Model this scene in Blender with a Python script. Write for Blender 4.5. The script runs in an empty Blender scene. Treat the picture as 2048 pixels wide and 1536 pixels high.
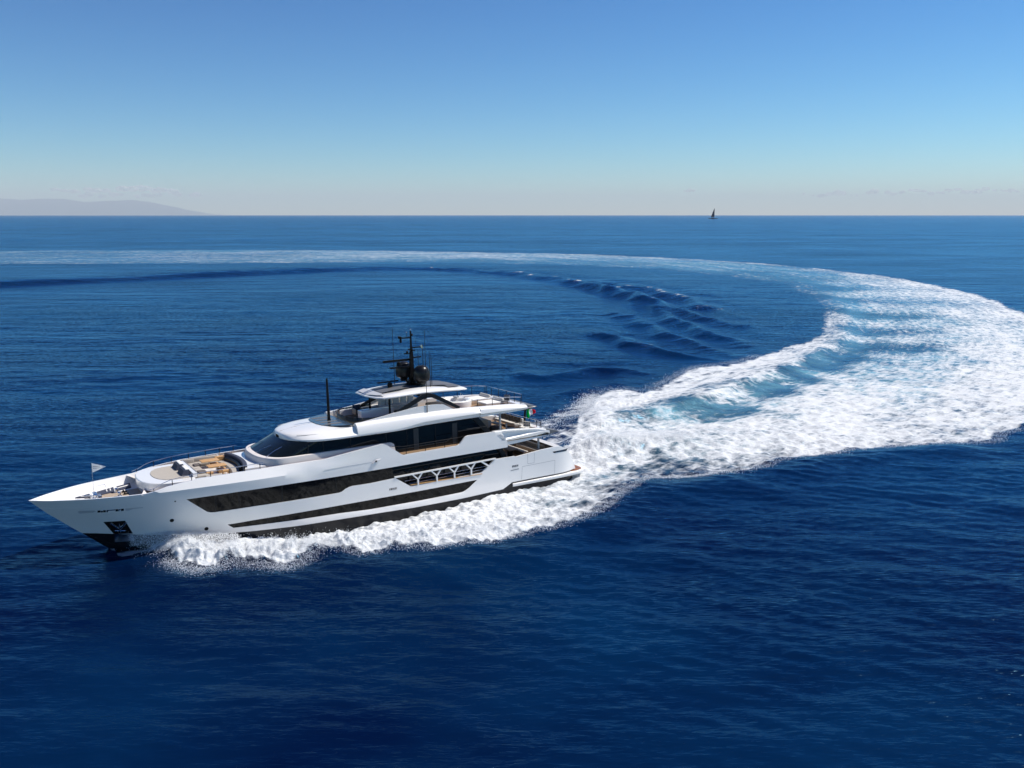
import bpy, bmesh, math, random
import numpy as np
from mathutils import Matrix, Vector
from mathutils.geometry import delaunay_2d_cdt
random.seed(7)
rng = np.random.default_rng(11)
C = bpy.context.scene.collection
SC = bpy.context.scene
R = math.radians

# ---------------------------------------------------------------- camera
CAM_H = 23.5
cam_d = bpy.data.cameras.new('camera')
cam = bpy.data.objects.new('camera', cam_d); C.objects.link(cam)
cam_d.sensor_width = 36.0
cam_d.angle = 2 * math.atan(1024 / 1774)
cam.location = (0, 0, CAM_H)
cam.rotation_euler = (R(90 - 10.79), 0, 0)
cam_d.clip_start = 0.5
cam_d.clip_end = 500000
SC.camera = cam

# ---------------------------------------------------------------- sun and sky
SUN_EL = R(53)
SUN_AZ = R(69)             # to the right of the view direction (+Y), measured towards +X
sun_d = bpy.data.lights.new('sun', 'SUN'); sun_d.energy = 5.0; sun_d.angle = R(0.53)
sun_d.color = (1.0, 0.955, 0.89)
sun = bpy.data.objects.new('sun', sun_d); C.objects.link(sun)
sdir = Vector((math.sin(SUN_AZ) * math.cos(SUN_EL), math.cos(SUN_AZ) * math.cos(SUN_EL), math.sin(SUN_EL)))
sun.rotation_euler = (-sdir).to_track_quat('-Z', 'Y').to_euler()
W = bpy.data.worlds.new('World'); SC.world = W; W.use_nodes = True
wn = W.node_tree.nodes; wl = W.node_tree.links
wn.clear()
sky = wn.new('ShaderNodeTexSky'); sky.sky_type = 'NISHITA'; sky.sun_disc = False
sky.sun_elevation = SUN_EL; sky.sun_rotation = SUN_AZ
sky.altitude = 3000; sky.air_density = 1.3; sky.dust_density = 0.3; sky.ozone_density = 4.0
bg = wn.new('ShaderNodeBackground'); bg.inputs['Strength'].default_value = 0.085
wo = wn.new('ShaderNodeOutputWorld')
# clear Mediterranean air: each channel of the sky is graded a little (deeper overhead, paler low down)
sep = wn.new('ShaderNodeSeparateColor'); comb = wn.new('ShaderNodeCombineColor'); wl.new(sky.outputs[0], sep.inputs[0])
SKY_S = 0.085
for ch, (gain, gam) in enumerate(((1.86, 2.2), (1.55, 1.64), (1.37, 1.34))):
    a = wn.new('ShaderNodeMath'); a.operation = 'MULTIPLY'; a.inputs[1].default_value = SKY_S; wl.new(sep.outputs[ch], a.inputs[0])
    b = wn.new('ShaderNodeMath'); b.operation = 'POWER'; b.inputs[1].default_value = gam; wl.new(a.outputs[0], b.inputs[0])
    c = wn.new('ShaderNodeMath'); c.operation = 'MULTIPLY'; c.inputs[1].default_value = gain / SKY_S; wl.new(b.outputs[0], c.inputs[0])
    wl.new(c.outputs[0], comb.inputs[ch])
wl.new(comb.outputs[0], bg.inputs[0]); wl.new(bg.outputs[0], wo.inputs[0])
SC.view_settings.view_transform = 'Standard'; SC.view_settings.look = 'None'
SC.view_settings.gamma = 1.0; SC.view_settings.exposure = 0.25
SC.cycles.sample_clamp_direct = 1.6; SC.cycles.max_bounces = 8; SC.cycles.diffuse_bounces = 3; SC.cycles.glossy_bounces = 4
fw_x, fw_y, p0_x, p0_y = -math.cos(R(32)), -math.sin(R(32)), math.sin(R(32)), -math.cos(R(32))   # heading and port side of the yacht
SC.cycles.transmission_bounces = 6; SC.cycles.transparent_max_bounces = 8

# ---------------------------------------------------------------- materials
MATS = {}
def mat(name, col, rough=0.5, metal=0.0, coat=0.0, spec=0.5, bump=None, var=None, trans=0.0):
    m = bpy.data.materials.new(name); m.use_nodes = True
    nt = m.node_tree; b = nt.nodes['Principled BSDF']
    b.inputs['Base Color'].default_value = (*col, 1); b.inputs['Roughness'].default_value = rough
    b.inputs['Metallic'].default_value = metal; b.inputs['Coat Weight'].default_value = coat
    b.inputs['Coat Roughness'].default_value = 0.05; b.inputs['Specular IOR Level'].default_value = spec
    b.inputs['Transmission Weight'].default_value = trans
    tc = nt.nodes.new('ShaderNodeTexCoord')
    if var:
        n = nt.nodes.new('ShaderNodeTexNoise'); n.inputs['Scale'].default_value = var[0]; n.inputs['Detail'].default_value = 5
        r = nt.nodes.new('ShaderNodeMapRange'); r.inputs['From Min'].default_value = .3; r.inputs['From Max'].default_value = .7
        mx = nt.nodes.new('ShaderNodeMix'); mx.data_type = 'RGBA'
        mx.inputs[6].default_value = (*col, 1); mx.inputs[7].default_value = (*[c * var[1] for c in col], 1)
        nt.links.new(tc.outputs['Object'], n.inputs['Vector']); nt.links.new(n.outputs['Fac'], r.inputs['Value'])
        nt.links.new(r.outputs['Result'], mx.inputs[0]); nt.links.new(mx.outputs[2], b.inputs['Base Color'])
    if bump:
        n = nt.nodes.new('ShaderNodeTexNoise'); n.inputs['Scale'].default_value = bump[0]; n.inputs['Detail'].default_value = 4
        bp = nt.nodes.new('ShaderNodeBump'); bp.inputs['Strength'].default_value = bump[1]; bp.inputs['Distance'].default_value = bump[2]
        nt.links.new(tc.outputs['Object'], n.inputs['Vector']); nt.links.new(n.outputs['Fac'], bp.inputs['Height'])
        nt.links.new(bp.outputs[0], b.inputs['Normal'])
    MATS[name] = m
    return m
def teak(name, a, b_, seam, scale=16.0):
    """planked deck: planks run fore and aft (object X), dark caulking between"""
    m = bpy.data.materials.new(name); m.use_nodes = True
    nt = m.node_tree; L = nt.links; b = nt.nodes['Principled BSDF']; b.inputs['Roughness'].default_value = .6
    tc = nt.nodes.new('ShaderNodeTexCoord'); sp = nt.nodes.new('ShaderNodeSeparateXYZ'); L.new(tc.outputs['Object'], sp.inputs[0])
    mu = nt.nodes.new('ShaderNodeMath'); mu.operation = 'MULTIPLY'; mu.inputs[1].default_value = scale; L.new(sp.outputs['Y'], mu.inputs[0])
    fr = nt.nodes.new('ShaderNodeMath'); fr.operation = 'FRACT'; L.new(mu.outputs[0], fr.inputs[0])
    gt = nt.nodes.new('ShaderNodeMath'); gt.operation = 'LESS_THAN'; gt.inputs[1].default_value = .12; L.new(fr.outputs[0], gt.inputs[0])
    n = nt.nodes.new('ShaderNodeTexNoise'); n.inputs['Scale'].default_value = 3; n.inputs['Detail'].default_value = 6
    mp = nt.nodes.new('ShaderNodeMapping'); mp.inputs['Scale'].default_value = (.4, 5, 1); L.new(tc.outputs['Object'], mp.inputs[0]); L.new(mp.outputs[0], n.inputs['Vector'])
    mx = nt.nodes.new('ShaderNodeMix'); mx.data_type = 'RGBA'; mx.inputs[6].default_value = (*a, 1); mx.inputs[7].default_value = (*b_, 1); L.new(n.outputs['Fac'], mx.inputs[0])
    m2 = nt.nodes.new('ShaderNodeMix'); m2.data_type = 'RGBA'; m2.inputs[7].default_value = (*seam, 1); L.new(mx.outputs[2], m2.inputs[6]); L.new(gt.outputs[0], m2.inputs[0])
    L.new(m2.outputs[2], b.inputs['Base Color'])
    MATS[name] = m
mat('gelcoat', (.83, .81, .78), .22, coat=.5)
mat('gelcoat_matt', (.78, .775, .76), .45)
mat('warm_white', (.72, .66, .62), .5)
mat('hull_black', (.010, .011, .014), .2, spec=.3)
mat('glass_black', (.005, .005, .005), .03, spec=.22)
mat('glass_house', (.005, .008, .010), .04, spec=.35)
mat('black_paint', (.007, .007, .008), .5, spec=.15)
mat('dome_black', (.010, .010, .011), .32, spec=.35)
mat('dark_blue_grey', (.010, .013, .018), .4, spec=.2)
mat('slate', (.13, .13, .135), .5, var=(1.2, .85))
mat('skylight', (.030, .036, .045), .2, coat=.4, var=(1.5, 1.5))
mat('chrome', (.80, .80, .80), .12, metal=1.0)
mat('steel', (.62, .63, .65), .22, metal=1.0)
mat('grey_paint', (.30, .31, .32), .4)
mat('light_grey', (.52, .52, .53), .4)
mat('cushion_taupe', (.40, .36, .31), .85, bump=(30, .3, .01), var=(2, .9))
mat('cushion_cream', (.62, .58, .52), .85, bump=(30, .3, .01), var=(2, .92))
mat('cushion_white', (.76, .74, .70), .85, bump=(30, .3, .01))
mat('cushion_navy', (.035, .042, .070), .8, bump=(30, .3, .01))
mat('cushion_brown', (.13, .11, .10), .85, bump=(30, .3, .01), var=(3, .8))
mat('cushion_lead', (.16, .16, .17), .85, bump=(30, .3, .01))
mat('light_teak', (.58, .33, .13), .45, var=(6, .8))
mat('tan_panel', (.56, .42, .29), .5, var=(3, .92))
def cloth(name, col):
    m = bpy.data.materials.new(name); m.use_nodes = True; nt = m.node_tree; nt.nodes.clear(); o = nt.nodes.new('ShaderNodeOutputMaterial'); x = nt.nodes.new('ShaderNodeMixShader'); d = nt.nodes.new('ShaderNodeBsdfDiffuse'); t = nt.nodes.new('ShaderNodeBsdfTranslucent')
    d.inputs[0].default_value = (*col, 1); t.inputs[0].default_value = (*col, 1); nt.links.new(d.outputs[0], x.inputs[1]); nt.links.new(t.outputs[0], x.inputs[2]); nt.links.new(x.outputs[0], o.inputs[0]); MATS[name] = m
cloth('flag_green', (.0, .40, .07)); cloth('flag_white', (.9, .9, .89)); cloth('flag_red', (.75, .02, .04))
mat('curtain_grey', (.07, .075, .08), .7)
mat('seam', (.26, .26, .27), .6)
mat('rope_navy', (.02, .025, .05), .7)
mat('deck_grey', (.40, .40, .40), .7, var=(4, .9))
teak('teak_deck', (.30, .19, .10), (.22, .135, .075), (.05, .04, .035))
teak('teak_pale', (.46, .36, .26), (.40, .31, .22), (.12, .10, .09))
teak('teak_beige', (.47, .42, .35), (.42, .375, .315), (.26, .23, .20))
teak('teak_wet', (.30, .115, .045), (.22, .08, .03), (.05, .03, .02))
# ---------------------------------------------------------------- mesh helpers
class MB:
    """collects vertices and faces of ONE mesh object"""
    def __init__(s): s.v = []; s.f = []
    def add(s, vs, fs):
        o = len(s.v); s.v += [tuple(map(float, p)) for p in vs]; s.f += [tuple(i + o for i in f) for f in fs]; return s
    def box(s, c, d, rz=0, ry=0, rx=0):
        M = Matrix.Translation(c) @ Matrix.Rotation(rz, 4, 'Z') @ Matrix.Rotation(ry, 4, 'Y') @ Matrix.Rotation(rx, 4, 'X')
        vs = [M @ Vector((x * d[0] / 2, y * d[1] / 2, z * d[2] / 2)) for x in (-1, 1) for y in (-1, 1) for z in (-1, 1)]
        return s.add(vs, [(0, 1, 3, 2), (4, 6, 7, 5), (0, 4, 5, 1), (2, 3, 7, 6), (0, 2, 6, 4), (1, 5, 7, 3)])
    def loft(s, rings, closed=True, cap0=True, cap1=True):
        n = len(rings[0]); o = len(s.v)
        for r in rings: s.v += [tuple(map(float, p)) for p in r]
        m = n if closed else n - 1
        for i in range(len(rings) - 1):
            for j in range(m):
                a = o + i * n + j; b = o + i * n + (j + 1) % n
                s.f.append((a, b, b + n, a + n))
        if cap0 and closed: s.f.append(tuple(o + j for j in range(n))[::-1])
        if cap1 and closed: s.f.append(tuple(o + (len(rings) - 1) * n + j for j in range(n)))
        return s
    def tube(s, pts, r, n=8, cap=True):
        pts = [Vector(p) for p in pts]; rings = []
        rr = r if isinstance(r, (list, tuple)) else [r] * len(pts)
        for i, p in enumerate(pts):
            t = (pts[min(i + 1, len(pts) - 1)] - pts[max(i - 1, 0)]).normalized()
            a = Vector((0, 0, 1)) if abs(t.z) < .9 else Vector((1, 0, 0))
            u = t.cross(a).normalized(); w = t.cross(u)
            rings.append([p + (u * math.cos(2 * math.pi * k / n) + w * math.sin(2 * math.pi * k / n)) * rr[i] for k in range(n)])
        return s.loft(rings, True, cap, cap)
    def cushion(s, c, d, r=.05, rz=0, ry=0, rx=0):
        """soft rounded block"""
        M = Matrix.Translation(c) @ Matrix.Rotation(rz, 4, 'Z') @ Matrix.Rotation(ry, 4, 'Y') @ Matrix.Rotation(rx, 4, 'X')
        hx, hy, hz = d[0] / 2, d[1] / 2, d[2] / 2; r = min(r, hx * .9, hy * .9, hz * .9)
        def ring(ins, z):
            pts = []; q = r + .0
            for cx, cy, a0 in ((hx - r, hy - r, 0), (-hx + r, hy - r, 90), (-hx + r, -hy + r, 180), (hx - r, -hy + r, 270)):
                for k in range(4):
                    a = R(a0 + 30 * k); pts.append(M @ Vector((cx + (r - ins) * math.cos(a), cy + (r - ins) * math.sin(a), z)))
            return pts
        rings = []
        for a in (90, 60, 30, 0): rings.append(ring(r * (1 - math.cos(R(a))) * .98, -hz + r * (1 - math.sin(R(a)))))
        for a in (0, 30, 60, 90): rings.append(ring(r * (1 - math.cos(R(a))) * .98, hz - r * (1 - math.sin(R(a)))))
        return s.loft(rings)
    def prism(s, poly, z0, z1, ch=0.0):
        """plan polygon (CCW, x y) from z0 to z1 with an optional top chamfer"""
        P = [Vector((p[0], p[1])) for p in poly]; n = len(P)
        def inset(d):
            out = []
            for i in range(n):
                a = (P[i] - P[i - 1]).normalized(); b = (P[(i + 1) % n] - P[i]).normalized()
                na = Vector((-a.y, a.x)); nb = Vector((-b.y, b.x)); m = (na + nb)
                m = m / max(.3, m.length_squared / 2) ; out.append(P[i] + m * d)
            return out
        rings = [[(p.x, p.y, z0) for p in P]]
        if ch: rings += [[(p.x, p.y, z1 - ch) for p in P], [(p.x, p.y, z1) for p in inset(ch)]]
        else: rings += [[(p.x, p.y, z1) for p in P]]
        return s.loft(rings)
    def sphere(s, c, r, n=16, m=10, sz=1.0):
        rings = []
        for i in range(m + 1):
            a = -math.pi / 2 + math.pi * i / m; q = max(.001, math.cos(a)) * r
            rings.append([(c[0] + q * math.cos(2 * math.pi * k / n), c[1] + q * math.sin(2 * math.pi * k / n), c[2] + r * sz * math.sin(a)) for k in range(n)])
        return s.loft(rings)
    def lathe(s, c, prof, n=20):
        return s.loft([[(c[0] + q * math.cos(2 * math.pi * k / n), c[1] + q * math.sin(2 * math.pi * k / n), c[2] + z) for k in range(n)] for q, z in prof])
    def mirror(s):
        o = len(s.v); s.v += [(x, -y, z) for x, y, z in s.v]; s.f += [tuple(i + o for i in f[::-1]) for f in s.f]; return s
    def mirrored(s):
        m = MB(); m.v = [(x, -y, z) for x, y, z in s.v]; m.f = [f[::-1] for f in s.f]; return m
    def build(s, name, material, parent=None, angle=35, fix=True):
        me = bpy.data.meshes.new(name); me.from_pydata(s.v, [], s.f)
        ms = material if isinstance(material, (list, tuple)) else [material]
        for k in ms: me.materials.append(MATS[k])
        if fix:
            bm = bmesh.new(); bm.from_mesh(me); bmesh.ops.remove_doubles(bm, verts=bm.verts, dist=1e-5)
            bmesh.ops.recalc_face_normals(bm, faces=bm.faces); bm.to_mesh(me); bm.free()
        if angle:
            me.shade_smooth(); me.set_sharp_from_angle(angle=R(angle))
        o = bpy.data.objects.new(name, me); C.objects.link(o)
        if parent: o.parent = parent
        return o
def pieces(mb, name, material, parent, angle=35):
    """every separate piece collected in mb becomes a part of its own"""
    key = {}; up = []
    def find(a):
        while up[a] != a: up[a] = up[up[a]]; a = up[a]
        return a
    vid = []
    for p in mb.v:
        k = (round(p[0], 4), round(p[1], 4), round(p[2], 4))
        if k not in key: key[k] = len(up); up.append(len(up))
        vid.append(key[k])
    for f in mb.f:
        for a in f[1:]: up[find(vid[a])] = find(vid[f[0]])
    groups = {}
    for f in mb.f: groups.setdefault(find(vid[f[0]]), []).append(f)
    out = []
    for fs in groups.values():
        used = sorted({a for f in fs for a in f}); mp = {a: i for i, a in enumerate(used)}
        m = MB(); m.v = [mb.v[a] for a in used]; m.f = [tuple(mp[a] for a in f) for f in fs]
        out.append(m.build(name, material, parent, angle))
    return out
def tag(o, label=None, cat=None, group=None, kind=None):
    if label: o['label'] = label
    if cat: o['category'] = cat
    if group: o['group'] = group
    if kind: o['kind'] = kind
    return o
def dup(root, M, label):
    r = root.copy(); C.objects.link(r); r.matrix_world = M; r['label'] = label
    for ch in list(root.children):
        c = ch.copy(); C.objects.link(c); c.parent = r
        for g in list(ch.children):
            d = g.copy(); C.objects.link(d); d.parent = c
    return r
def pchip(xs, ys):
    xs = np.array(xs, float); ys = np.array(ys, float)
    h = np.diff(xs); d = np.diff(ys) / h
    m = np.zeros(len(xs)); m[0] = d[0]; m[-1] = d[-1]
    for i in range(1, len(xs) - 1):
        if d[i - 1] * d[i] > 0:
            w1 = 2 * h[i] + h[i - 1]; w2 = h[i] + 2 * h[i - 1]
            m[i] = (w1 + w2) / (w1 / d[i - 1] + w2 / d[i])
    def fn(x):
        x = np.clip(x, xs[0], xs[-1]); i = np.clip(np.searchsorted(xs, x, side='right') - 1, 0, len(xs) - 2)
        t = (x - xs[i]) / h[i]
        return (1 + 2 * t) * (1 - t) ** 2 * ys[i] + t * (1 - t) ** 2 * h[i] * m[i] + t * t * (3 - 2 * t) * ys[i + 1] + t * t * (t - 1) * h[i] * m[i + 1]
    return fn
def sst(a, b, x):
    t = np.clip((x - a) / (b - a), 0, 1); return t * t * (3 - 2 * t)
def inpoly(x, y, poly):
    c = np.zeros(np.shape(x), bool); n = len(poly)
    for i in range(n):
        x0, y0 = poly[i - 1]; x1, y1 = poly[i]
        if y0 == y1: continue
        c ^= ((y0 > y) != (y1 > y)) & (x < (x1 - x0) * (y - y0) / (y1 - y0) + x0)
    return c
def resample(poly, step, closed=True):
    out = []; n = len(poly)
    for i in range(n if closed else n - 1):
        a = np.array(poly[i], float); b = np.array(poly[(i + 1) % n], float); k = max(1, int(np.ceil(np.linalg.norm(b - a) / step)))
        for j in range(k): out.append(tuple(a + (b - a) * j / k))
    if not closed: out.append(tuple(poly[-1]))
    return out
def tri_region(poly, holes=(), step=.35):
    """triangulated plane region with holes; returns 2D verts, tris"""
    loops = [resample(poly, step)] + [resample(h, step) for h in holes]
    vs = []; es = []
    for L in loops:
        o = len(vs); vs += L; es += [(o + i, o + (i + 1) % len(L)) for i in range(len(L))]
    B = np.array(vs); xs = np.arange(B[:, 0].min(), B[:, 0].max(), step); ys = np.arange(B[:, 1].min(), B[:, 1].max(), step)
    gx, gy = np.meshgrid(xs, ys); gx = gx.ravel(); gy = gy.ravel()
    k = inpoly(gx, gy, poly)
    for h in holes: k &= ~inpoly(gx, gy, h)
    gx = gx[k]; gy = gy[k]
    if len(gx):
        d = np.min((gx[:, None] - B[None, :, 0]) ** 2 + (gy[:, None] - B[None, :, 1]) ** 2, axis=1); k = d > (step * .5) ** 2
        vs += list(zip(gx[k], gy[k]))
    r = delaunay_2d_cdt([Vector(v) for v in vs], es, [], 0, 1e-6)
    V = np.array([tuple(v) for v in r[0]]); T = [tuple(f) for f in r[2]]
    ce = np.array([V[list(f)].mean(axis=0) for f in T])
    k = inpoly(ce[:, 0], ce[:, 1], poly)
    for h in holes: k &= ~inpoly(ce[:, 0], ce[:, 1], h)
    return V, [f for f, q in zip(T, k) if q]
def skin_panel(poly, yf, off=0.0, thick=0.0, holes=(), step=.35, side=1):
    """side-view region (x, z) laid on the half-beam surface y = yf(x, z) + off"""
    V, T = tri_region(poly, holes, step); mb = MB()
    y = yf(V[:, 0], V[:, 1]) + off
    out = [(a, side * b, c) for a, b, c in zip(V[:, 0], y, V[:, 1])]
    mb.add(out, T)
    if thick:
        n = len(out); mb.v += [(a, side * max(.004, b - thick), c) for a, b, c in zip(V[:, 0], y, V[:, 1])]
        mb.f += [tuple(i + n for i in f[::-1]) for f in T]
        cnt = {}
        for f in T:
            for i in range(3):
                e = (f[i], f[(i + 1) % 3]); cnt[e] = 1
        for (a, b) in list(cnt):
            if (b, a) not in cnt: mb.f.append((b, a, a + n, b + n))
    return mb
def sub(m, *parts):
    for p in parts:
        o = len(m.v); m.v += p.v; m.f += [tuple(i + o for i in f) for f in p.f]
    return m
# ---------------------------------------------------------------- the sea: one sheet out to the horizon
def _h(ix, iy, s):
    n = (ix.astype(np.int64) * 374761393 + iy.astype(np.int64) * 668265263 + s * 974634777) & 0xFFFFFFFF
    n = ((n ^ (n >> 13)) * 1274126177) & 0xFFFFFFFF
    return (n ^ (n >> 16)) & 0xFFFF
GA = np.linspace(0, 2 * np.pi, 65536, endpoint=False); GX = np.cos(GA).astype(np.float32); GY = np.sin(GA).astype(np.float32)
def pn(x, y, s=0):
    """gradient noise, about -0.7 .. 0.7"""
    ix = np.floor(x); iy = np.floor(y); fx = (x - ix).astype(np.float32); fy = (y - iy).astype(np.float32)
    u = fx * fx * fx * (fx * (fx * 6 - 15) + 10); v = fy * fy * fy * (fy * (fy * 6 - 15) + 10)
    def g(a, b):
        k = _h(ix + a, iy + b, s); return GX[k] * (fx - a) + GY[k] * (fy - b)
    a = g(0, 0); b = g(1, 0); c = g(0, 1); d = g(1, 1)
    return a + (b - a) * u + (c - a) * v + (a - b - c + d) * u * v
def fbm(x, y, o=4, s=0, g=.5):
    r = 0; a = 1.0
    for k in range(o): r = r + a * pn(x * 2 ** k + 17.3 * k, y * 2 ** k - 9.1 * k, s + k); a *= g
    return r
def pdist(x, y, line):
    """distance to a polyline, fraction along it, signed side (+ left of travel)"""
    best = np.full(x.shape, 1e9); tt = np.zeros(x.shape); sg = np.zeros(x.shape)
    L = np.array(line, float); seg = np.hypot(*(L[1:] - L[:-1]).T); cum = np.concatenate([[0], np.cumsum(seg)])
    for i in range(len(L) - 1):
        ax, ay = L[i]; dx, dy = L[i + 1] - L[i]; q = np.clip(((x - ax) * dx + (y - ay) * dy) / (seg[i] ** 2 + 1e-9), 0, 1)
        ex = x - ax - q * dx; ey = y - ay - q * dy; d = np.hypot(ex, ey); k = d < best
        best = np.where(k, d, best); tt = np.where(k, (cum[i] + q * seg[i]) / cum[-1], tt); sg = np.where(k, np.sign(dx * ey - dy * ex), sg)
    return best, tt, sg
NEAR = [(-28.4, 59.6), (-26.4, 59.2), (-24.2, 58.7), (-23.4, 57.6), (-22.1, 56.3), (-20.9, 55.8), (-20.0, 56.3), (-19.4, 57.3), (-17.8, 57.1), (-15.4, 56.4), (-14.6, 57.3), (-13.9, 59.1), (-13.1, 59.5), (-11.7, 59.2), (-10.3, 58.3), (-9.5, 58.9), (-8.6, 59.5), (-6.3, 59.7), (-5.5, 59.3), (-4.4, 60.1), (-2.5, 60.5), (-1.3, 60.5), (0.6, 62.2), (2.2, 63.1), (4.2, 64.3), (5.8, 66.0), (7.7, 68.3), (9.6, 72.7), (11.8, 76.2), (12.8, 77.3), (15.2, 77.2), (18.3, 77.9), (22.0, 79.1), (26.1, 82.9), (27.8, 84.1), (32.0, 85.0), (34.4, 87.2), (39.5, 88.1), (45.2, 89.0), (51.5, 90.9), (53.2, 94.0), (57.3, 96.6)]
OUTER = [(75, 112), (100, 150), (117.9, 191.9), (125.6, 217.1), (135.6, 245.7), (140.5, 267.6), (144.8, 298.5), (146.5, 319.5), (146.8, 350.3), (140.1, 387.6), (134.4, 410.3), (127.0, 440.2), (114.8, 462.8), (86.8, 505.5), (51.2, 544.4), (20.1, 562.0), (-12.5, 572.6), (-40.6, 587.3), (-110.7, 612.7), (-181.7, 621.6), (-251.0, 621.6), (-315.8, 612.7), (-420, 600)]
INNER = [(6.4, 94.0), (7.2, 98.3), (8.9, 105.6), (10.4, 113.9), (12.4, 118.6), (14.8, 120.3), (17.7, 117.8), (19.6, 120.3), (23.1, 127.3), (28.5, 137.3), (36.2, 141.8), (41.9, 149.0), (48.6, 158.4), (55.2, 165.8), (61.9, 179.2), (69.2, 199.3), (79.0, 230.0), (86.9, 263.7), (91.5, 308.7), (82, 350), (60, 395), (25, 425), (-15, 440), (-60, 450), (-150, 440), (-420, 420)]
UNDER = [(-29, 60.0), (-22.7, 64.1), (-14.2, 69.4), (-5.7, 74.7), (2.0, 79.6), (4.5, 86)]
WAKE = NEAR + OUTER + INNER[::-1] + UNDER[::-1]
TRW = [(11.4, 96.9), (20.1, 103.7), (25.6, 111.0), (32.4, 120.3), (39.9, 129.2), (50.1, 144.1), (62.3, 162.8), (78.0, 199.3), (92.5, 249.1), (100.3, 293.7)]
CTRL = [(-26, 60, 0.8, 0.3), (-22, 58.5, 0.97, 0.2), (-18, 60, 0.98, 0.2), (-10, 62, 0.97, 0.2), (-2, 64, 0.93, 0.3), (-12, 65, 0.9, 0.3), (-6, 69, 0.85, 0.4), (0, 73, 0.86, 0.4), (3, 67, 0.8, 0.3), (5, 72, 0.86, 0.3), (6.5, 69.5, 0.62, 0.2), (9, 74, 0.52, 0.1), (10, 78, 0.8, 0.3), (12.5, 77.5, 0.5, 0.1), (17.6, 80.2, 0.58, 0.1), (22, 81, 0.72, 0.2), (8, 84, 1, 0.3), (12.7, 82.5, 0.9, 0.3), (14, 88, 1, 0.4), (20, 86, 0.95, 0.4), (30, 87.5, 0.95, 0.2), (9, 95, 0.9, 0.5),
    (14, 108, 0.98, 0.3), (23, 116, 0.93, 0.3), (32, 127, 0.93, 0.3), (42, 140, 0.88, 0.4), (52, 153, 0.82, 0.5), (64, 175, 0.74, 0.6), (76, 204, 0.66, 0.7), (88, 240, 0.52, 0.7), (95, 290, 0.36, 0.5), (93, 340, 0.3, 0.5), (84, 370, 0.26, 0.4), (66, 420, 0.33, 0.5), (82, 300, 0.15, 0.2), (40, 455, 0.3, 0.5), (-20, 470, 0.2, 0.4), (20, 112, 0.95, 0.3), (38, 136, 0.9, 0.3), (58, 166, 0.72, 0.5), (70, 190, 0.62, 0.6),
    (17, 99, 0.6, 0.35), (26, 107, 0.26, 0.3), (35, 118.5, 0.14, 0.2), (42, 127, 0.12, 0.15), (49, 136, 0.14, 0.15), (58, 147, 0.2, 0.15), (66, 157, 0.24, 0.15), (76, 178, 0.28, 0.2), (86, 208, 0.22, 0.25), (95, 245, 0.2, 0.3), (102, 285, 0.2, 0.35), (104, 320, 0.3, 0.55),
    (24, 97, 0.93, 0.6), (21, 101, 0.7, 0.8), (31, 107, 0.82, 0.9), (40, 118, 0.78, 1), (48, 128, 0.7, 1), (38, 108, 0.93, 0.7), (44, 110, 0.95, 0.6), (52, 120, 0.82, 1), (60, 133, 0.74, 1), (70, 146, 0.68, 1), (82, 170, 0.7, 0.95), (40, 98, 0.97, 0.2), (52, 102, 0.93, 0.3), (48, 97, 0.8, 0.2), (60, 106, 0.86, 0.3), (63, 115, 0.97, 0.4), (75, 128, 0.93, 0.5), (88, 150, 0.88, 0.7), (100, 180, 0.84, 0.8), (94, 195, 0.68, 1), (103, 225, 0.64, 1), (114, 212, 0.84, 0.7), (107, 260, 0.56, 1), (122, 262, 0.66, 0.9), (134, 262, 0.8, 0.8), (118, 300, 0.52, 1), (140, 300, 0.74, 0.8), (122, 345, 0.36, 0.9), (143, 345, 0.66, 0.8), (108, 390, 0.4, 0.85), (122, 400, 0.3, 0.9), (136, 395, 0.62, 0.8), (98, 440, 0.42, 0.85), (118, 445, 0.46, 0.9), (60, 490, 0.48, 0.7), (75, 470, 0.44, 0.8), (90, 490, 0.5, 0.95), (25, 515, 0.5, 0.7), (55, 535, 0.54, 0.95), (-20, 545, 0.46, 0.6), (5, 560, 0.52, 0.9), (-70, 575, 0.415, 0.7), (-40, 580, 0.415, 0.9), (-110, 605, 0.375, 0.85), (-180, 585, 0.375, 0.5), (-250, 590, 0.355, 0.5), (-180, 550, 0.335, 0.3), (-180, 612, 0.255, 0.8), (-250, 615, 0.175, 0.7), (-310, 605, 0.095, 0.6), (-310, 585, 0.335, 0.5), (-300, 545, 0.275, 0.3), (-400, 590, 0.275, 0.5)]
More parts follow.
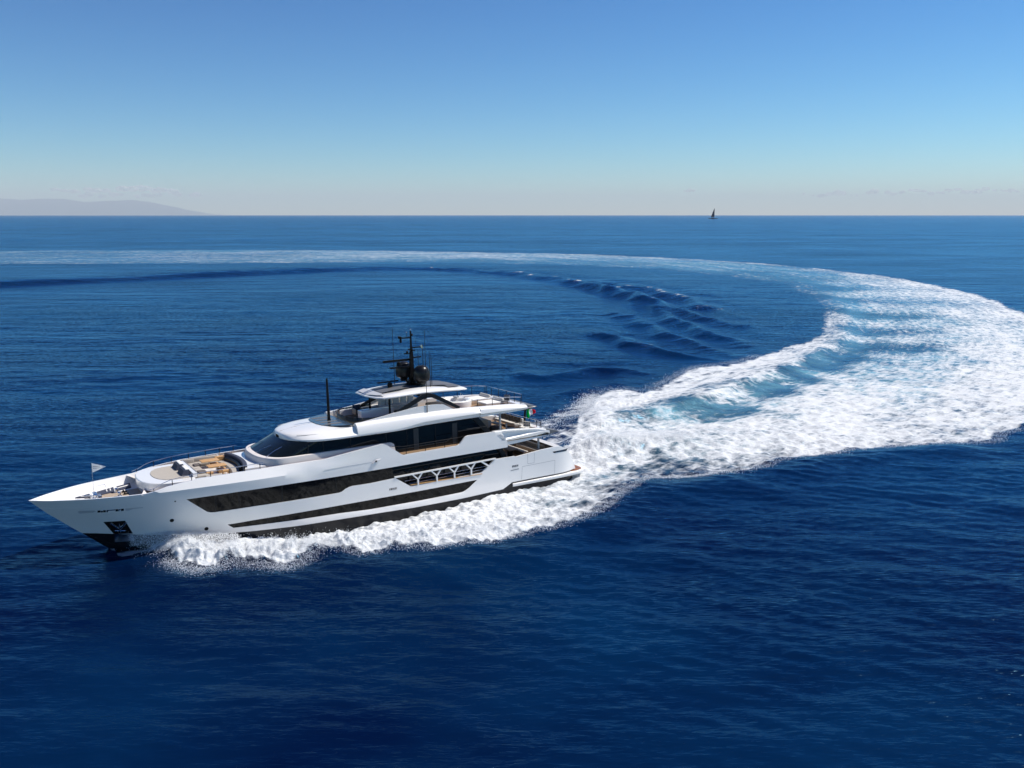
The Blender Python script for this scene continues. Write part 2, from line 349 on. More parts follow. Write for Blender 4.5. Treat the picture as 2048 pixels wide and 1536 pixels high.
CREST = {'A': ([(-260, 250), (-177.5, 308.6), (-151.6, 327.8), (-124.4, 355.5), (-91.4, 384.7), (-59.6, 403.1), (-35.7, 399), (-10, 380)], 1.35, 7, .0), 'B': ([(-90, 385), (-60, 402), (-36.7, 399.3), (-18.1, 384.7), (3.2, 361.6), (16.3, 338.4), (25.9, 315.5), (33, 290), (39, 262), (43, 235), (45, 205)], .95, 5, .55), 'C': ([(12, 345), (27.5, 298.5), (34.5, 267.6), (39.4, 245.7), (42.5, 224.2), (44, 196)], .9, 4, 0),
    'D': ([(22, 350), (33.4, 320.0), (43.9, 289.0), (49.1, 259.9), (50.7, 224.2), (51.5, 203.8), (53, 184)], .95, 4, .3), 'E': ([(24, 305), (34.7, 263.7), (39.9, 230.0), (43.9, 208.6), (47.8, 192.8), (52.2, 179), (55, 170)], .9, 3.4, 0), 'F': ([(31, 262), (36.0, 224.2), (37.8, 199.3), (39.9, 175.7), (43.8, 155.4), (48, 148)], .85, 3.0, 0), 'G': ([(24, 232), (27.9, 199.3), (30.2, 181.0), (33.4, 165.8), (37.0, 151.6), (41, 142)], .8, 2.6, 0), 'H': ([(14, 188), (20.6, 169.0), (25.4, 154.2), (29.7, 149.0), (34.0, 140)], .8, 2.2, .12), 'I': ([(-4, 140), (5.6, 129.2), (13.0, 135.2), (17.7, 135.2), (22, 128)], .5, 2.4, 0), 'I2': ([(3, 112), (8.5, 118), (13, 123), (18, 122)], .3, 2.0, 0), 'J': ([(-700, 700), (-489.9, 859.6), (-360.8, 895.6), (-202.9, 859.6), (-54.9, 795.6)], .9, 14, 0)}
# grid: fans out from below the viewpoint, fine near the yacht, coarser with distance
NA, NR = 1500, 1500
A0 = np.linspace(R(-46), R(46), NA)
D_NEAR, D_FAR = 22.0, 70000.0
rr = 1.0 / np.linspace(1 / D_NEAR, 1 / D_FAR, NR)
AA, DD = np.meshgrid(A0, rr)
X = (DD * np.sin(AA)).ravel(); Yw = (DD * np.cos(AA)).ravel(); D = DD.ravel()
step_r = (D ** 2 / D_NEAR / NR).ravel(); step_a = D * (A0[1] - A0[0]); stp = np.maximum(step_r, step_a)
Z = np.zeros_like(X)
# ambient sea: many small wave trains running roughly towards the camera, gusts make them uneven
gust = np.clip(.75 + .8 * fbm(X / 90, Yw / 45, 3, 5), .25, 1.5)
for i in range(54):
    lam = 1.0 * (13 / 1.0) ** rng.random(); th = R(-98 + rng.normal() * 24); k = 2 * np.pi / lam
    a = .0034 * lam ** .55; fade = np.clip((lam / 3.0 / stp - .35) * 1.2, 0, 1)
    n = fade > 0
    if not n.any(): continue
    ph = rng.random() * 6.28; s = np.sin(k * (X[n] * math.cos(th) + Yw[n] * math.sin(th)) + ph)
    Z[n] += a * fade[n] * (s + .25 * s * s) * gust[n]
FO = np.zeros_like(X); AQ = np.zeros_like(X)
# wake: inside mask with a ragged edge
box = (X > -460) & (X < 160) & (Yw > 50) & (Yw < 660); ib = np.where(box)[0]; x = X[ib]; y = Yw[ib]; d0 = D[ib]
wsc = np.clip(d0 / 90, .5, 6)
xw = x + wsc * (.55 * fbm(x / (1.6 * wsc), y / (1.6 * wsc), 3, 21)); yw = y + wsc * (.75 * fbm(x / (1.6 * wsc) + 40, y / (1.6 * wsc), 3, 31))
ins = inpoly(xw, yw, WAKE); de, _, _ = pdist(xw, yw, WAKE + WAKE[:1]); sd_ = np.where(ins, de, -de)
edge = sst(-.25, .9, sd_ / wsc)
num = np.zeros_like(x); na_ = np.zeros_like(x); den = np.zeros_like(x)
xi = x + .06 * d0 * fbm(x / (.12 * d0), y / (.12 * d0), 2, 77); yi = y + .06 * d0 * fbm(x / (.12 * d0), y / (.12 * d0) + 9, 2, 78)
for cx, cy, w, a in CTRL:
    q = 1 / (((xi - cx) ** 2 + (yi - cy) ** 2) / (cy / 60) ** 2 + 2) ** 2.2; num += q * w * ((1.12 if cx < 4 else .9) - .04 * a * (cy > 95)); na_ += q * a; den += q
cov = num / den; aq = na_ / den
FO[ib] = edge * cov; AQ[ib] = sst(-.5, 4.0, sd_ / wsc) * aq
drw, trw_, srw = pdist(x, y, TRW); AQ[ib] += .4 * np.exp(-((np.where(srw > 0, drw, -drw) + 1.0) / (1.3 + .012 * d0)) ** 2) * sst(.02, .12, trw_) * sst(1, .7, trw_)
# bright lace along the outer rim of the old wake
do, to, so = pdist(xw, yw, OUTER)
FO[ib] += .12 * np.exp(-(do / (.018 * d0)) ** 2) * ins * (d0 > 130) * sst(640, 420, d0)
# broken foam flung off the starboard quarter
dq, tq, _ = pdist(xw, yw, [(2.4, 97), (7.0, 104.8), (9.8, 110), (11.3, 116.0)])
FO[ib] = np.maximum(FO[ib], .5 * np.exp(-(dq / 2.6) ** 2)); 
dq, tq, _ = pdist(xw, yw, [(-1.0, 84.5), (4, 90.0), (7.0, 96)])
FO[ib] = np.maximum(FO[ib], .55 * np.exp(-(dq / 2.2) ** 2))
# relief of the wake
h = np.zeros_like(x); lod = lambda l: np.clip((l / 2.5 / stp[ib] - .4) * 1.3, 0, 1)
dw, tw, sw = pdist(x, y, TRW); dec = np.clip(1.1 - tw * 1.0, .12, 1)
left = np.where(sw > 0, dw, -dw)
h += dec * (.85 * np.exp(-((left - 1.6) / np.where(left > 1.6, 3.6, 1.3)) ** 2) - .55 * np.exp(-((left + 3.2) / 2.6) ** 2)) * (y > 94) * sst(93, 100, y)
def mound(cx, cy, rx, ry, rot, H):
    c, s = math.cos(rot), math.sin(rot); u = ((x - cx) * c + (y - cy) * s) / rx; v = (-(x - cx) * s + (y - cy) * c) / ry
    return H * np.exp(-(u * u + v * v))
h += mound(8.6, 85.0, 4.5, 2.6, R(25), 1.35) + mound(15, 88, 6, 3.0, R(20), .9) + mound(25, 91, 10, 4.0, R(15), .55) + mound(10, 98, 4, 5, 0, .5)
# bow wave: a curling crest thrown out from the stem, then a trough along the side
bc = [(-27.4, 60.0), (-25.6, 60.2), (-23.4, 59.6), (-21.3, 58.2), (-19.0, 58.4), (-16, 58.6), (-12, 60.4), (-7.5, 61.0), (-3, 62.2), (2, 65.0), (7, 70.2), (11, 76.2)]
db, tb_, sb_ = pdist(x, y, bc); H = np.interp(tb_, [0, .06, .13, .3, .5, .8, 1], [.3, .62, .80, .70, .50, .35, .3]); Wd = np.interp(tb_, [0, .1, .3, 1], [.8, 1.3, 1.9, 2.2])
h += H * np.exp(-(db / Wd) ** 2) * (.75 + .6 * fbm(x / 2.4, y / 2.4, 2, 51))
tl = [(-18.5, 63.6), (-13, 66.9), (-8, 70.1), (-4.2, 72.6)]
dt_, tt_, _ = pdist(x, y, tl); h -= .85 * np.exp(-(dt_ / 2.2) ** 2) * np.clip(np.minimum(tt_, 1 - tt_) * 5 + .3, 0, 1)
FO[ib] *= 1 - .35 * np.exp(-(dt_ / 1.0) ** 2)
# outer smooth shoulder of the bow wave in the clear water
ds, ts_, ss_ = pdist(x, y, [(-23, 54.5), (-15, 54.6), (-7, 57), (1, 60), (7, 65), (12, 72.5), (20, 76.5), (30, 82), (45, 87)])
h += .38 * np.exp(-(ds / 2.6) ** 2)
tur = FO[ib] * np.clip(1.15 - (d0 - 60) / 260, .2, 1)
h += tur * (.36 * fbm(x / 2.6, y / 2.0, 2, 61) * lod(2.3) + .30 * pn(x / .95, y / .7, 63) * lod(.8) + .20 * pn(x / .42, y / .36, 65) * lod(.40))
big = np.exp(-(db / 2.6) ** 2) * sst(.04, .14, tb_) * sst(.75, .3, tb_) + mound(9.5, 85.5, 5, 3.2, R(25), 1.0) + mound(16, 109, 6, 8, 0, .5)
bl = np.abs(fbm(x / 1.3, y / 1.3, 4, 71, .62)); h += big * (1 - 2.0 * bl) * .22 * FO[ib] + big * .17 * pn(x / .28, y / .28, 73)
Z[ib] += h
for nm, (ln, H, wd, cap) in CREST.items():
    wd *= 1.1; H *= 1.2
    L = np.array(ln); m = (X > L[:, 0].min() - 5 * wd) & (X < L[:, 0].max() + 5 * wd) & (Yw > L[:, 1].min() - 5 * wd) & (Yw < L[:, 1].max() + 5 * wd); k = np.where(m)[0]
    wob = wd * .9 * fbm(X[k] / (wd * 4), Yw[k] / (wd * 4), 2, 91)
    d, t, s = pdist(X[k] + wob, Yw[k] + wob, ln); e = sst(0, .34, np.minimum(t, 1 - t)) * np.clip(lambda_ := (wd * 2.2 / stp[k] - .3), 0, 1)
    Z[k] += .78 * H * e * (.85 + .5 * pn(X[k] / (wd * 3.5), Yw[k] / (wd * 3.5), 93)) * (np.exp(-(d / wd * 1.4) ** 2) - .45 * np.exp(-((d - 1.5 * wd) / wd) ** 2))
    if cap:
        q = np.exp(-(d / (wd * .45)) ** 2) * sst(.0, .3, pn(t * len(ln) * 5, t * 3 + 2, 95)) * e; FO[k] = np.maximum(FO[k], q * min(1, cap * 1.7))
# coordinates that follow the track, so that old foam is drawn out along it
FLOW = [(-30, 59), (-12, 61.5), (2, 68), (12, 80), (24, 91), (45, 108), (68, 132), (92, 172), (110, 228), (119, 300), (116, 370), (101, 435), (62, 505), (0, 556), (-100, 598), (-250, 612), (-440, 600)]
FU = X.copy(); FV = Yw.copy(); Lf = np.hypot(*np.diff(np.array(FLOW), axis=0).T).sum()
fd, ft, fs = pdist(x, y, FLOW); FU[ib] = ft * Lf; FV[ib] = fd * fs
FO = np.clip(FO, 0, 1.15); AQ = np.clip(AQ, 0, 1)
# keep the water below the decks, inside the yacht's waterline
lx = (X - 2.785) * fw_x + (Yw - 79.998) * fw_y; ly = (X - 2.785) * p0_x + (Yw - 79.998) * p0_y
inh = (lx > -.5) & (lx < 37) & (np.abs(ly) < 2.2); Z[inh] = np.minimum(Z[inh], -.3)
def seamesh():
    me = bpy.data.meshes.new('sea'); nv = NA * NR; co = np.empty((nv, 3), np.float32); co[:, 0] = X; co[:, 1] = Yw; co[:, 2] = Z
    me.vertices.add(nv); me.vertices.foreach_set('co', co.ravel())
    i = np.arange(NR - 1)[:, None] * NA + np.arange(NA - 1)[None, :]
    q = np.stack([i, i + NA, i + NA + 1, i + 1], -1)[..., ::-1].reshape(-1).astype(np.int32); nf = q.size // 4
    me.loops.add(q.size); me.loops.foreach_set('vertex_index', q); me.polygons.add(nf)
    me.polygons.foreach_set('loop_start', np.arange(nf, dtype=np.int32) * 4); me.polygons.foreach_set('use_smooth', np.ones(nf, bool))
    me.update(calc_edges=True)
    for nm, a in (('foam', FO), ('bubbles', AQ), ('track_u', FU), ('track_v', FV)):
        at = me.attributes.new(nm, 'FLOAT', 'POINT'); at.data.foreach_set('value', a.astype(np.float32))
    return me
def seamat():
    m = bpy.data.materials.new('sea_water'); m.use_nodes = True; nt = m.node_tree; N = nt.nodes; L = nt.links; N.clear()
    def nd(t, **k):
        n = N.new(t)
        for a, v in k.items():
            if a.startswith('_'): setattr(n, a[1:], v)
            else: n.inputs[a.replace('__', ' ')].default_value = v
        return n
    def math_(op, a, b=None, c=None, clamp=False):
        n = N.new('ShaderNodeMath'); n.operation = op; n.use_clamp = clamp
        for i, v in enumerate((a, b, c)):
            if v is None: continue
            if isinstance(v, (int, float)): n.inputs[i].default_value = v
            else: L.new(v, n.inputs[i])
        return n.outputs[0]
    def rng_(v, a, b, c=0., d=1., smooth=False):
        n = N.new('ShaderNodeMapRange'); n.interpolation_type = 'SMOOTHSTEP' if smooth else 'LINEAR'; L.new(v, n.inputs['Value'])
        for k, q in (('From Min', a), ('From Max', b), ('To Min', c), ('To Max', d)):
            if isinstance(q, (int, float)): n.inputs[k].default_value = q
            else: L.new(q, n.inputs[k])
        return n.outputs[0]
    tc = N.new('ShaderNodeTexCoord'); P = tc.outputs['Object']
    def noise(scale, detail=4, rough=.55, sc=(1, 1, 1), rot=0, dist=0.):
        mp = N.new('ShaderNodeMapping'); mp.inputs['Scale'].default_value = sc; mp.inputs['Rotation'].default_value = (0, 0, rot); L.new(P, mp.inputs[0])
        n = N.new('ShaderNodeTexNoise'); n.inputs['Scale'].default_value = scale; n.inputs['Detail'].default_value = detail; n.inputs['Roughness'].default_value = rough; n.inputs['Distortion'].default_value = dist
        L.new(mp.outputs[0], n.inputs['Vector']); return n.outputs['Fac']
    fo = N.new('ShaderNodeAttribute'); fo.attribute_name = 'foam'; fo = fo.outputs['Fac']
    aq = N.new('ShaderNodeAttribute'); aq.attribute_name = 'bubbles'; aq = aq.outputs['Fac']
    tu = N.new('ShaderNodeAttribute'); tu.attribute_name = 'track_u'; tv = N.new('ShaderNodeAttribute'); tv.attribute_name = 'track_v'
    cx_ = N.new('ShaderNodeCombineXYZ'); L.new(tu.outputs['Fac'], cx_.inputs[0]); L.new(tv.outputs['Fac'], cx_.inputs[1])
    def tnoise(scale, detail, rough, sc, dist=0.):
        mp = N.new('ShaderNodeMapping'); mp.inputs['Scale'].default_value = sc; L.new(cx_.outputs[0], mp.inputs[0])
        n = N.new('ShaderNodeTexNoise'); n.inputs['Scale'].default_value = scale; n.inputs['Detail'].default_value = detail; n.inputs['Roughness'].default_value = rough; n.inputs['Distortion'].default_value = dist
        L.new(mp.outputs[0], n.inputs['Vector']); return n.outputs['Fac']
    # ripples
    gust_ = rng_(noise(.012, 3, .6, (1, 2.2, 1)), .35, .65, .35, 1.25)
    rip = noise(2.8, 3, .6, (.34, 1.4, 1), R(14)); rip2 = noise(.34, 3, .6, (.5, 1.3, 1), R(9)); rip3 = noise(.07, 3, .6, (.5, 1.5, 1), R(4))
    hgt = math_('ADD', math_('MULTIPLY', math_('MULTIPLY', rip, .06), gust_), math_('ADD', math_('MULTIPLY', rip2, .10), math_('MULTIPLY', rip3, .8)))
    gust_ = math_('MULTIPLY', gust_, rng_(noise(.0034, 4, .6, (.35, 2.6, 1), R(3)), .36, .64, .4, 1.0))
    bw = N.new('ShaderNodeBump'); bw.inputs['Strength'].default_value = 1.0; bw.inputs['Distance'].default_value = 1.0; L.new(hgt, bw.inputs['Height'])
    # capillary ripples: the small facets that stay rough however far off they are
    mpc = N.new('ShaderNodeMapping'); mpc.inputs['Scale'].default_value = (.30, 1.5, 1); mpc.inputs['Rotation'].default_value = (0, 0, R(16)); L.new(P, mpc.inputs[0])
    ncap = N.new('ShaderNodeTexNoise'); ncap.inputs['Scale'].default_value = 5.0; ncap.inputs['Detail'].default_value = 2; L.new(mpc.outputs[0], ncap.inputs['Vector'])
    vs_ = N.new('ShaderNodeVectorMath'); vs_.operation = 'SUBTRACT'; L.new(ncap.outputs['Color'], vs_.inputs[0]); vs_.inputs[1].default_value = (.5, .5, .5)
    vm_ = N.new('ShaderNodeVectorMath'); vm_.operation = 'MULTIPLY'; L.new(vs_.outputs[0], vm_.inputs[0]); vm_.inputs[1].default_value = (.8, 1.35, 0)
    vg_ = N.new('ShaderNodeVectorMath'); vg_.operation = 'SCALE'; L.new(vm_.outputs[0], vg_.inputs[0]); L.new(gust_, vg_.inputs['Scale'])
    va_ = N.new('ShaderNodeVectorMath'); L.new(vg_.outputs[0], va_.inputs[0]); L.new(bw.outputs[0], va_.inputs[1])
    vn_ = N.new('ShaderNodeVectorMath'); vn_.operation = 'NORMALIZE'; L.new(va_.outputs[0], vn_.inputs[0])
    # water body
    tone = noise(.03, 3, .6)
    c0 = nd('ShaderNodeMix', _data_type='RGBA'); c0.inputs[6].default_value = (.0003, .0036, .024, 1); c0.inputs[7].default_value = (.0007, .0160, .055, 1); L.new(rng_(tone, .38, .62), c0.inputs[0])
    b2 = noise(.30, 4, .6, (.6, 1.2, 1), 0, .6)
    b3 = tnoise(.12, 5, .65, (.25, 1.2, 1), .4)
    aqm = math_('MULTIPLY', aq, math_('MULTIPLY', rng_(b2, .32, .66, .35, 1.0), rng_(b3, .34, .62, .62, 1.0)), clamp=True)
    c1 = nd('ShaderNodeMix', _data_type='RGBA'); c1.inputs[7].default_value = (.20, .47, .55, 1); L.new(c0.outputs[2], c1.inputs[6]); L.new(math_('MULTIPLY', aqm, .95), c1.inputs[0])
    wd_ = N.new('ShaderNodeBsdfDiffuse'); L.new(c1.outputs[2], wd_.inputs['Color'])
    wg_ = N.new('ShaderNodeBsdfGlossy'); wg_.inputs['Color'].default_value = (.25, .56, .80, 1); wg_.inputs['Roughness'].default_value = .16; L.new(vn_.outputs[0], wg_.inputs['Normal'])
    fr_ = N.new('ShaderNodeFresnel'); fr_.inputs['IOR'].default_value = 1.30; L.new(vn_.outputs[0], fr_.inputs['Normal'])
    wb = N.new('ShaderNodeMixShader'); L.new(fr_.outputs[0], wb.inputs[0]); L.new(wd_.outputs[0], wb.inputs[1]); L.new(wg_.outputs[0], wb.inputs[2])
    # foam: lacy network breaking up as the cover thins
    nbig = tnoise(.10, 5, .62, (.28, 1.1, 1), .5); n1 = noise(.62, 7, .66, (.62, 1.15, 1), R(8), .9); n1t = tnoise(.75, 7, .66, (.30, 1.25, 1), .7); n2 = noise(3.0, 5, .65, (.6, 1.3, 1), 0, .5); n1 = math_('ADD', math_('MULTIPLY', n1, .45), math_('MULTIPLY', n1t, .55))
    vo = N.new('ShaderNodeTexVoronoi'); vo.feature = 'DISTANCE_TO_EDGE'; vo.inputs['Scale'].default_value = .55
    wv = N.new('ShaderNodeVectorMath'); wv.operation = 'MULTIPLY_ADD'; nc = N.new('ShaderNodeTexNoise'); nc.inputs['Scale'].default_value = .8; nc.inputs['Detail'].default_value = 4; L.new(P, nc.inputs['Vector'])
    L.new(nc.outputs['Color'], wv.inputs[0]); wv.inputs[1].default_value = (2.2, 2.2, 0); L.new(P, wv.inputs[2]); L.new(wv.outputs[0], vo.inputs['Vector'])
    lace = rng_(vo.outputs['Distance'], 0, .42)
    thr = math_('ADD', math_('ADD', math_('MULTIPLY', math_('ADD', rng_(n1, .36, .64), .06), .56), math_('MULTIPLY', rng_(n2, .33, .67), .24)), math_('ADD', math_('MULTIPLY', lace, .24), math_('MULTIPLY', rng_(nbig, .32, .68, -.5, .5), .22)))
    mask = rng_(math_('SUBTRACT', math_('MULTIPLY', fo, 1.0), thr), -.20, .40, smooth=True)
    mask = math_('MULTIPLY', mask, rng_(fo, .015, .14, smooth=True))
    fb = N.new('ShaderNodeBsdfPrincipled'); fb.inputs['Roughness'].default_value = .85; fb.inputs['Specular IOR Level'].default_value = .2
    fc = nd('ShaderNodeMix', _data_type='RGBA'); fc.inputs[6].default_value = (.64, .67, .69, 1); fc.inputs[7].default_value = (.72, .725, .72, 1); L.new(n2, fc.inputs[0]); L.new(fc.outputs[2], fb.inputs['Base Color'])
    bf = N.new('ShaderNodeBump'); bf.inputs['Strength'].default_value = .9; bf.inputs['Distance'].default_value = .35; fine = noise(6.5, 4, .65)
    L.new(math_('ADD', math_('MULTIPLY', n1, .8), math_('ADD', math_('MULTIPLY', n2, .45), math_('MULTIPLY', fine, .22))), bf.inputs['Height']); L.new(bf.outputs[0], fb.inputs['Normal'])
    mx = N.new('ShaderNodeMixShader'); L.new(mask, mx.inputs[0]); L.new(wb.outputs[0], mx.inputs[1]); L.new(fb.outputs[0], mx.inputs[2])
    out = N.new('ShaderNodeOutputMaterial'); L.new(mx.outputs[0], out.inputs[0]); return m
sea_me = seamesh(); sea_me.materials.append(seamat())
sea = bpy.data.objects.new('sea', sea_me); C.objects.link(sea)
tag(sea, 'deep blue sea crossed by the curving white wake', None, None, 'structure')
# ---------------------------------------------------------------- the yacht (local frame: x to the bow, y to port, z up)
PSI, ROLL = R(32), R(2.5)
fw = Vector((-math.cos(PSI), -math.sin(PSI), 0)); p0 = Vector((math.sin(PSI), -math.cos(PSI), 0)); u0 = Vector((0, 0, 1))
pv = p0 * math.cos(ROLL) + u0 * math.sin(ROLL); uv = u0 * math.cos(ROLL) - p0 * math.sin(ROLL)
YM = Matrix(((fw.x, pv.x, uv.x, 2.785), (fw.y, pv.y, uv.y, 79.998), (fw.z, pv.z, uv.z, 0), (0, 0, 0, 1)))
Y = bpy.data.objects.new('motor_yacht', None); C.objects.link(Y); Y.matrix_world = YM; Y.empty_display_size = 1
tag(Y, 'long white motor yacht with black windows and black radar domes, turning at speed', 'yacht')

xs_z = pchip([-2.5, -1.5, -.11, .42, 1.47, 2.06, 3.29, 4.38], [33.5, 35.4, 37.14, 37.76, 38.96, 39.61, 40.97, 42.02])
yD = pchip([0, .5, 1, 1.8, 2.6, 3.6, 5.1, 6, 7.5, 10, 12.5, 15, 22, 32, 37, 41, 43.2], [.03, .5, .95, 1.5, 2.0, 2.5, 3.0, 3.27, 3.58, 3.87, 4.07, 4.2, 4.3, 4.3, 4.22, 4.02, 3.85])
yW = pchip([0, 1, 2, 4, 7, 10, 14, 18, 25, 37, 43.2], [.03, .42, .85, 1.65, 2.6, 3.3, 3.85, 4.05, 4.12, 4.0, 3.8])
tum = pchip([-2, 8, 16, 20, 24, 27, 33, 36, 42], [.0, .0, .02, .08, .45, .6, .55, .1, .1])
ZK = 4.38
def yh(x, z):
    x = np.asarray(x, float); z = np.asarray(z, float)
    s = np.maximum(xs_z(np.minimum(z, ZK)) - x, 0); t = np.clip(z / ZK, 0, 1)
    a = yW(s); b = yD(s); y = a + (b - a) * t ** 1.35
    y = np.where(z < 0, a * np.sqrt(np.clip(1 - (z / -2.6) ** 2, .02, 1)), y)
    y = np.where(z > ZK, y - (z - ZK) * tum(x), y)
    y = y + .07 * sst(.62, .5, z) * sst(31, 27, x) * sst(5.0, 8.0, x)
    # scooped facet where the bulwark steps up
    u = (25.2 - x) / 2.6; e = np.clip(1 - np.abs(u * 2 - 1), 0, 1)
    zc = 4.30 + .1 * u
    y = y - .16 * e * np.clip(1 - np.abs(z - zc) / .34, 0, 1)
    q = np.clip((1.2 - x) / 2.4, 0, 1)
    return y - .55 * q ** 2.5
TOP = [(42.02, 4.38), (41.6, 4.39), (40.95, 4.40), (39.38, 4.43), (37.77, 4.44), (36.34, 4.44), (34.98, 4.47), (34.26, 4.6), (33.57, 4.76), (32.4, 4.9), (31.24, 5.0), (28.5, 5.07), (26.2, 5.1), (22.4, 5.15),
       (20.4, 5.43), (19.02, 5.59), (17.96, 5.70), (17.75, 5.72), (17.55, 5.69), (17.33, 5.58), (16.1, 4.66), (15.9, 4.6), (15.6, 4.62), (11.2, 4.69), (10.9, 4.78), (10.45, 5.25), (10.28, 5.36), (10.05, 5.40), (7.5, 5.39)]
BIGWIN_BOT = [(16.75, 2.84), (18.9, 2.75), (20.35, 2.77), (20.6, 2.73), (20.9, 2.63), (21.2, 2.45), (21.45, 2.40), (25, 2.38), (27.6, 2.39), (30.55, 2.34), (30.85, 2.37), (31.1, 2.46), (32.49, 3.66)]
BIGWIN_TOP = [(32.49, 3.66), (28.9, 3.71), (21.6, 3.72), (17.2, 3.76)]
BOOT = [(38.95, 1.5), (38.03, 1.42), (37.19, 1.31), (35.95, 1.13), (33.88, .88), (29.93, .48), (27.58, .39), (24.75, .31), (21.74, .28), (18.22, .22), (15.30, .13), (10.77, .13), (6.86, .24)]
AFT = [(7.51, 3.00), (5.49, 2.96), (5.38, 2.90), (2.86, 3.12), (.95, 3.17), (.5, 3.1), (.07, 2.87), (-.26, 2.56), (-.62, 2.15), (-1.04, 1.6), (-1.3, 1.05), (-1.42, .69)]
AFTBOT = [(-1.42, .69), (3.25, .72), (5.79, .70), (6.75, .25)]
STEM = [(38.95, 1.5), (39.61, 2.06), (40.3, 2.69), (40.97, 3.29), (41.5, 3.84), (42.02, 4.38)]
SLOT = [(16.75, 2.84), (15.45, 1.96), (15.3, 1.92), (8.9, 2.03), (8.72, 2.10), (7.51, 3.00)]
BAND = [(29.71, 1.19), (27.57, 1.29), (24.72, 1.35), (21.38, 1.39), (18.93, 1.40), (13.30, 1.43), (9.25, 1.49), (10.05, .92), (10.41, .74), (10.62, .67), (10.9, .64), (14.31, .60), (18.98, .62), (21.39, .74), (24.73, .79), (27.57, .83), (29.27, .85)]
ANCH = [(37.68, 2.41), (36.35, 2.41), (35.83, 1.18), (37.02, 1.26)]
# topsides: one continuous skin from stem to stern, the long slot left open
HULLP = TOP + [(7.35, 5.0), (6.8, 4.5), (6.3, 4.5), (6.24, 3.88), (12.28, 3.84)] + BIGWIN_TOP[::-1] + BIGWIN_BOT[::-1][1:] + SLOT[1:] + AFT[1:] + AFTBOT[1:] + BOOT[::-1][1:] + STEM[1:-1]
hb = MB()
for s in (1, -1): sub(hb, skin_panel(HULLP, yh, 0, .16, [BAND, ANCH], .33, s))
# transom between the two quarters
prof = [(.95, 3.0)] + AFT[5:]
tr = []
for x, z in prof:
    w = float(yh(x, z)) - .02
    tr.append([(x - .25 * (1 - (k / 6) ** 2), w * k / 6, z) for k in range(-6, 7)])
hb.loft(tr, False, False, False)
hull = hb.build('hull', 'gelcoat', Y, angle=28)
ub = MB()
UND = BOOT + [(5.9, .66), (-1.0, .62), (-1.0, -1.9), (20, -2.3), (33.7, -2.3), (35.4, -1.5), (37.14, -.11), (37.76, .42)]
for s in (1, -1): sub(ub, skin_panel(UND, yh, -.012, 0, (), .4, s))
ub.build('underwater_hull', 'hull_black', Y, angle=28)
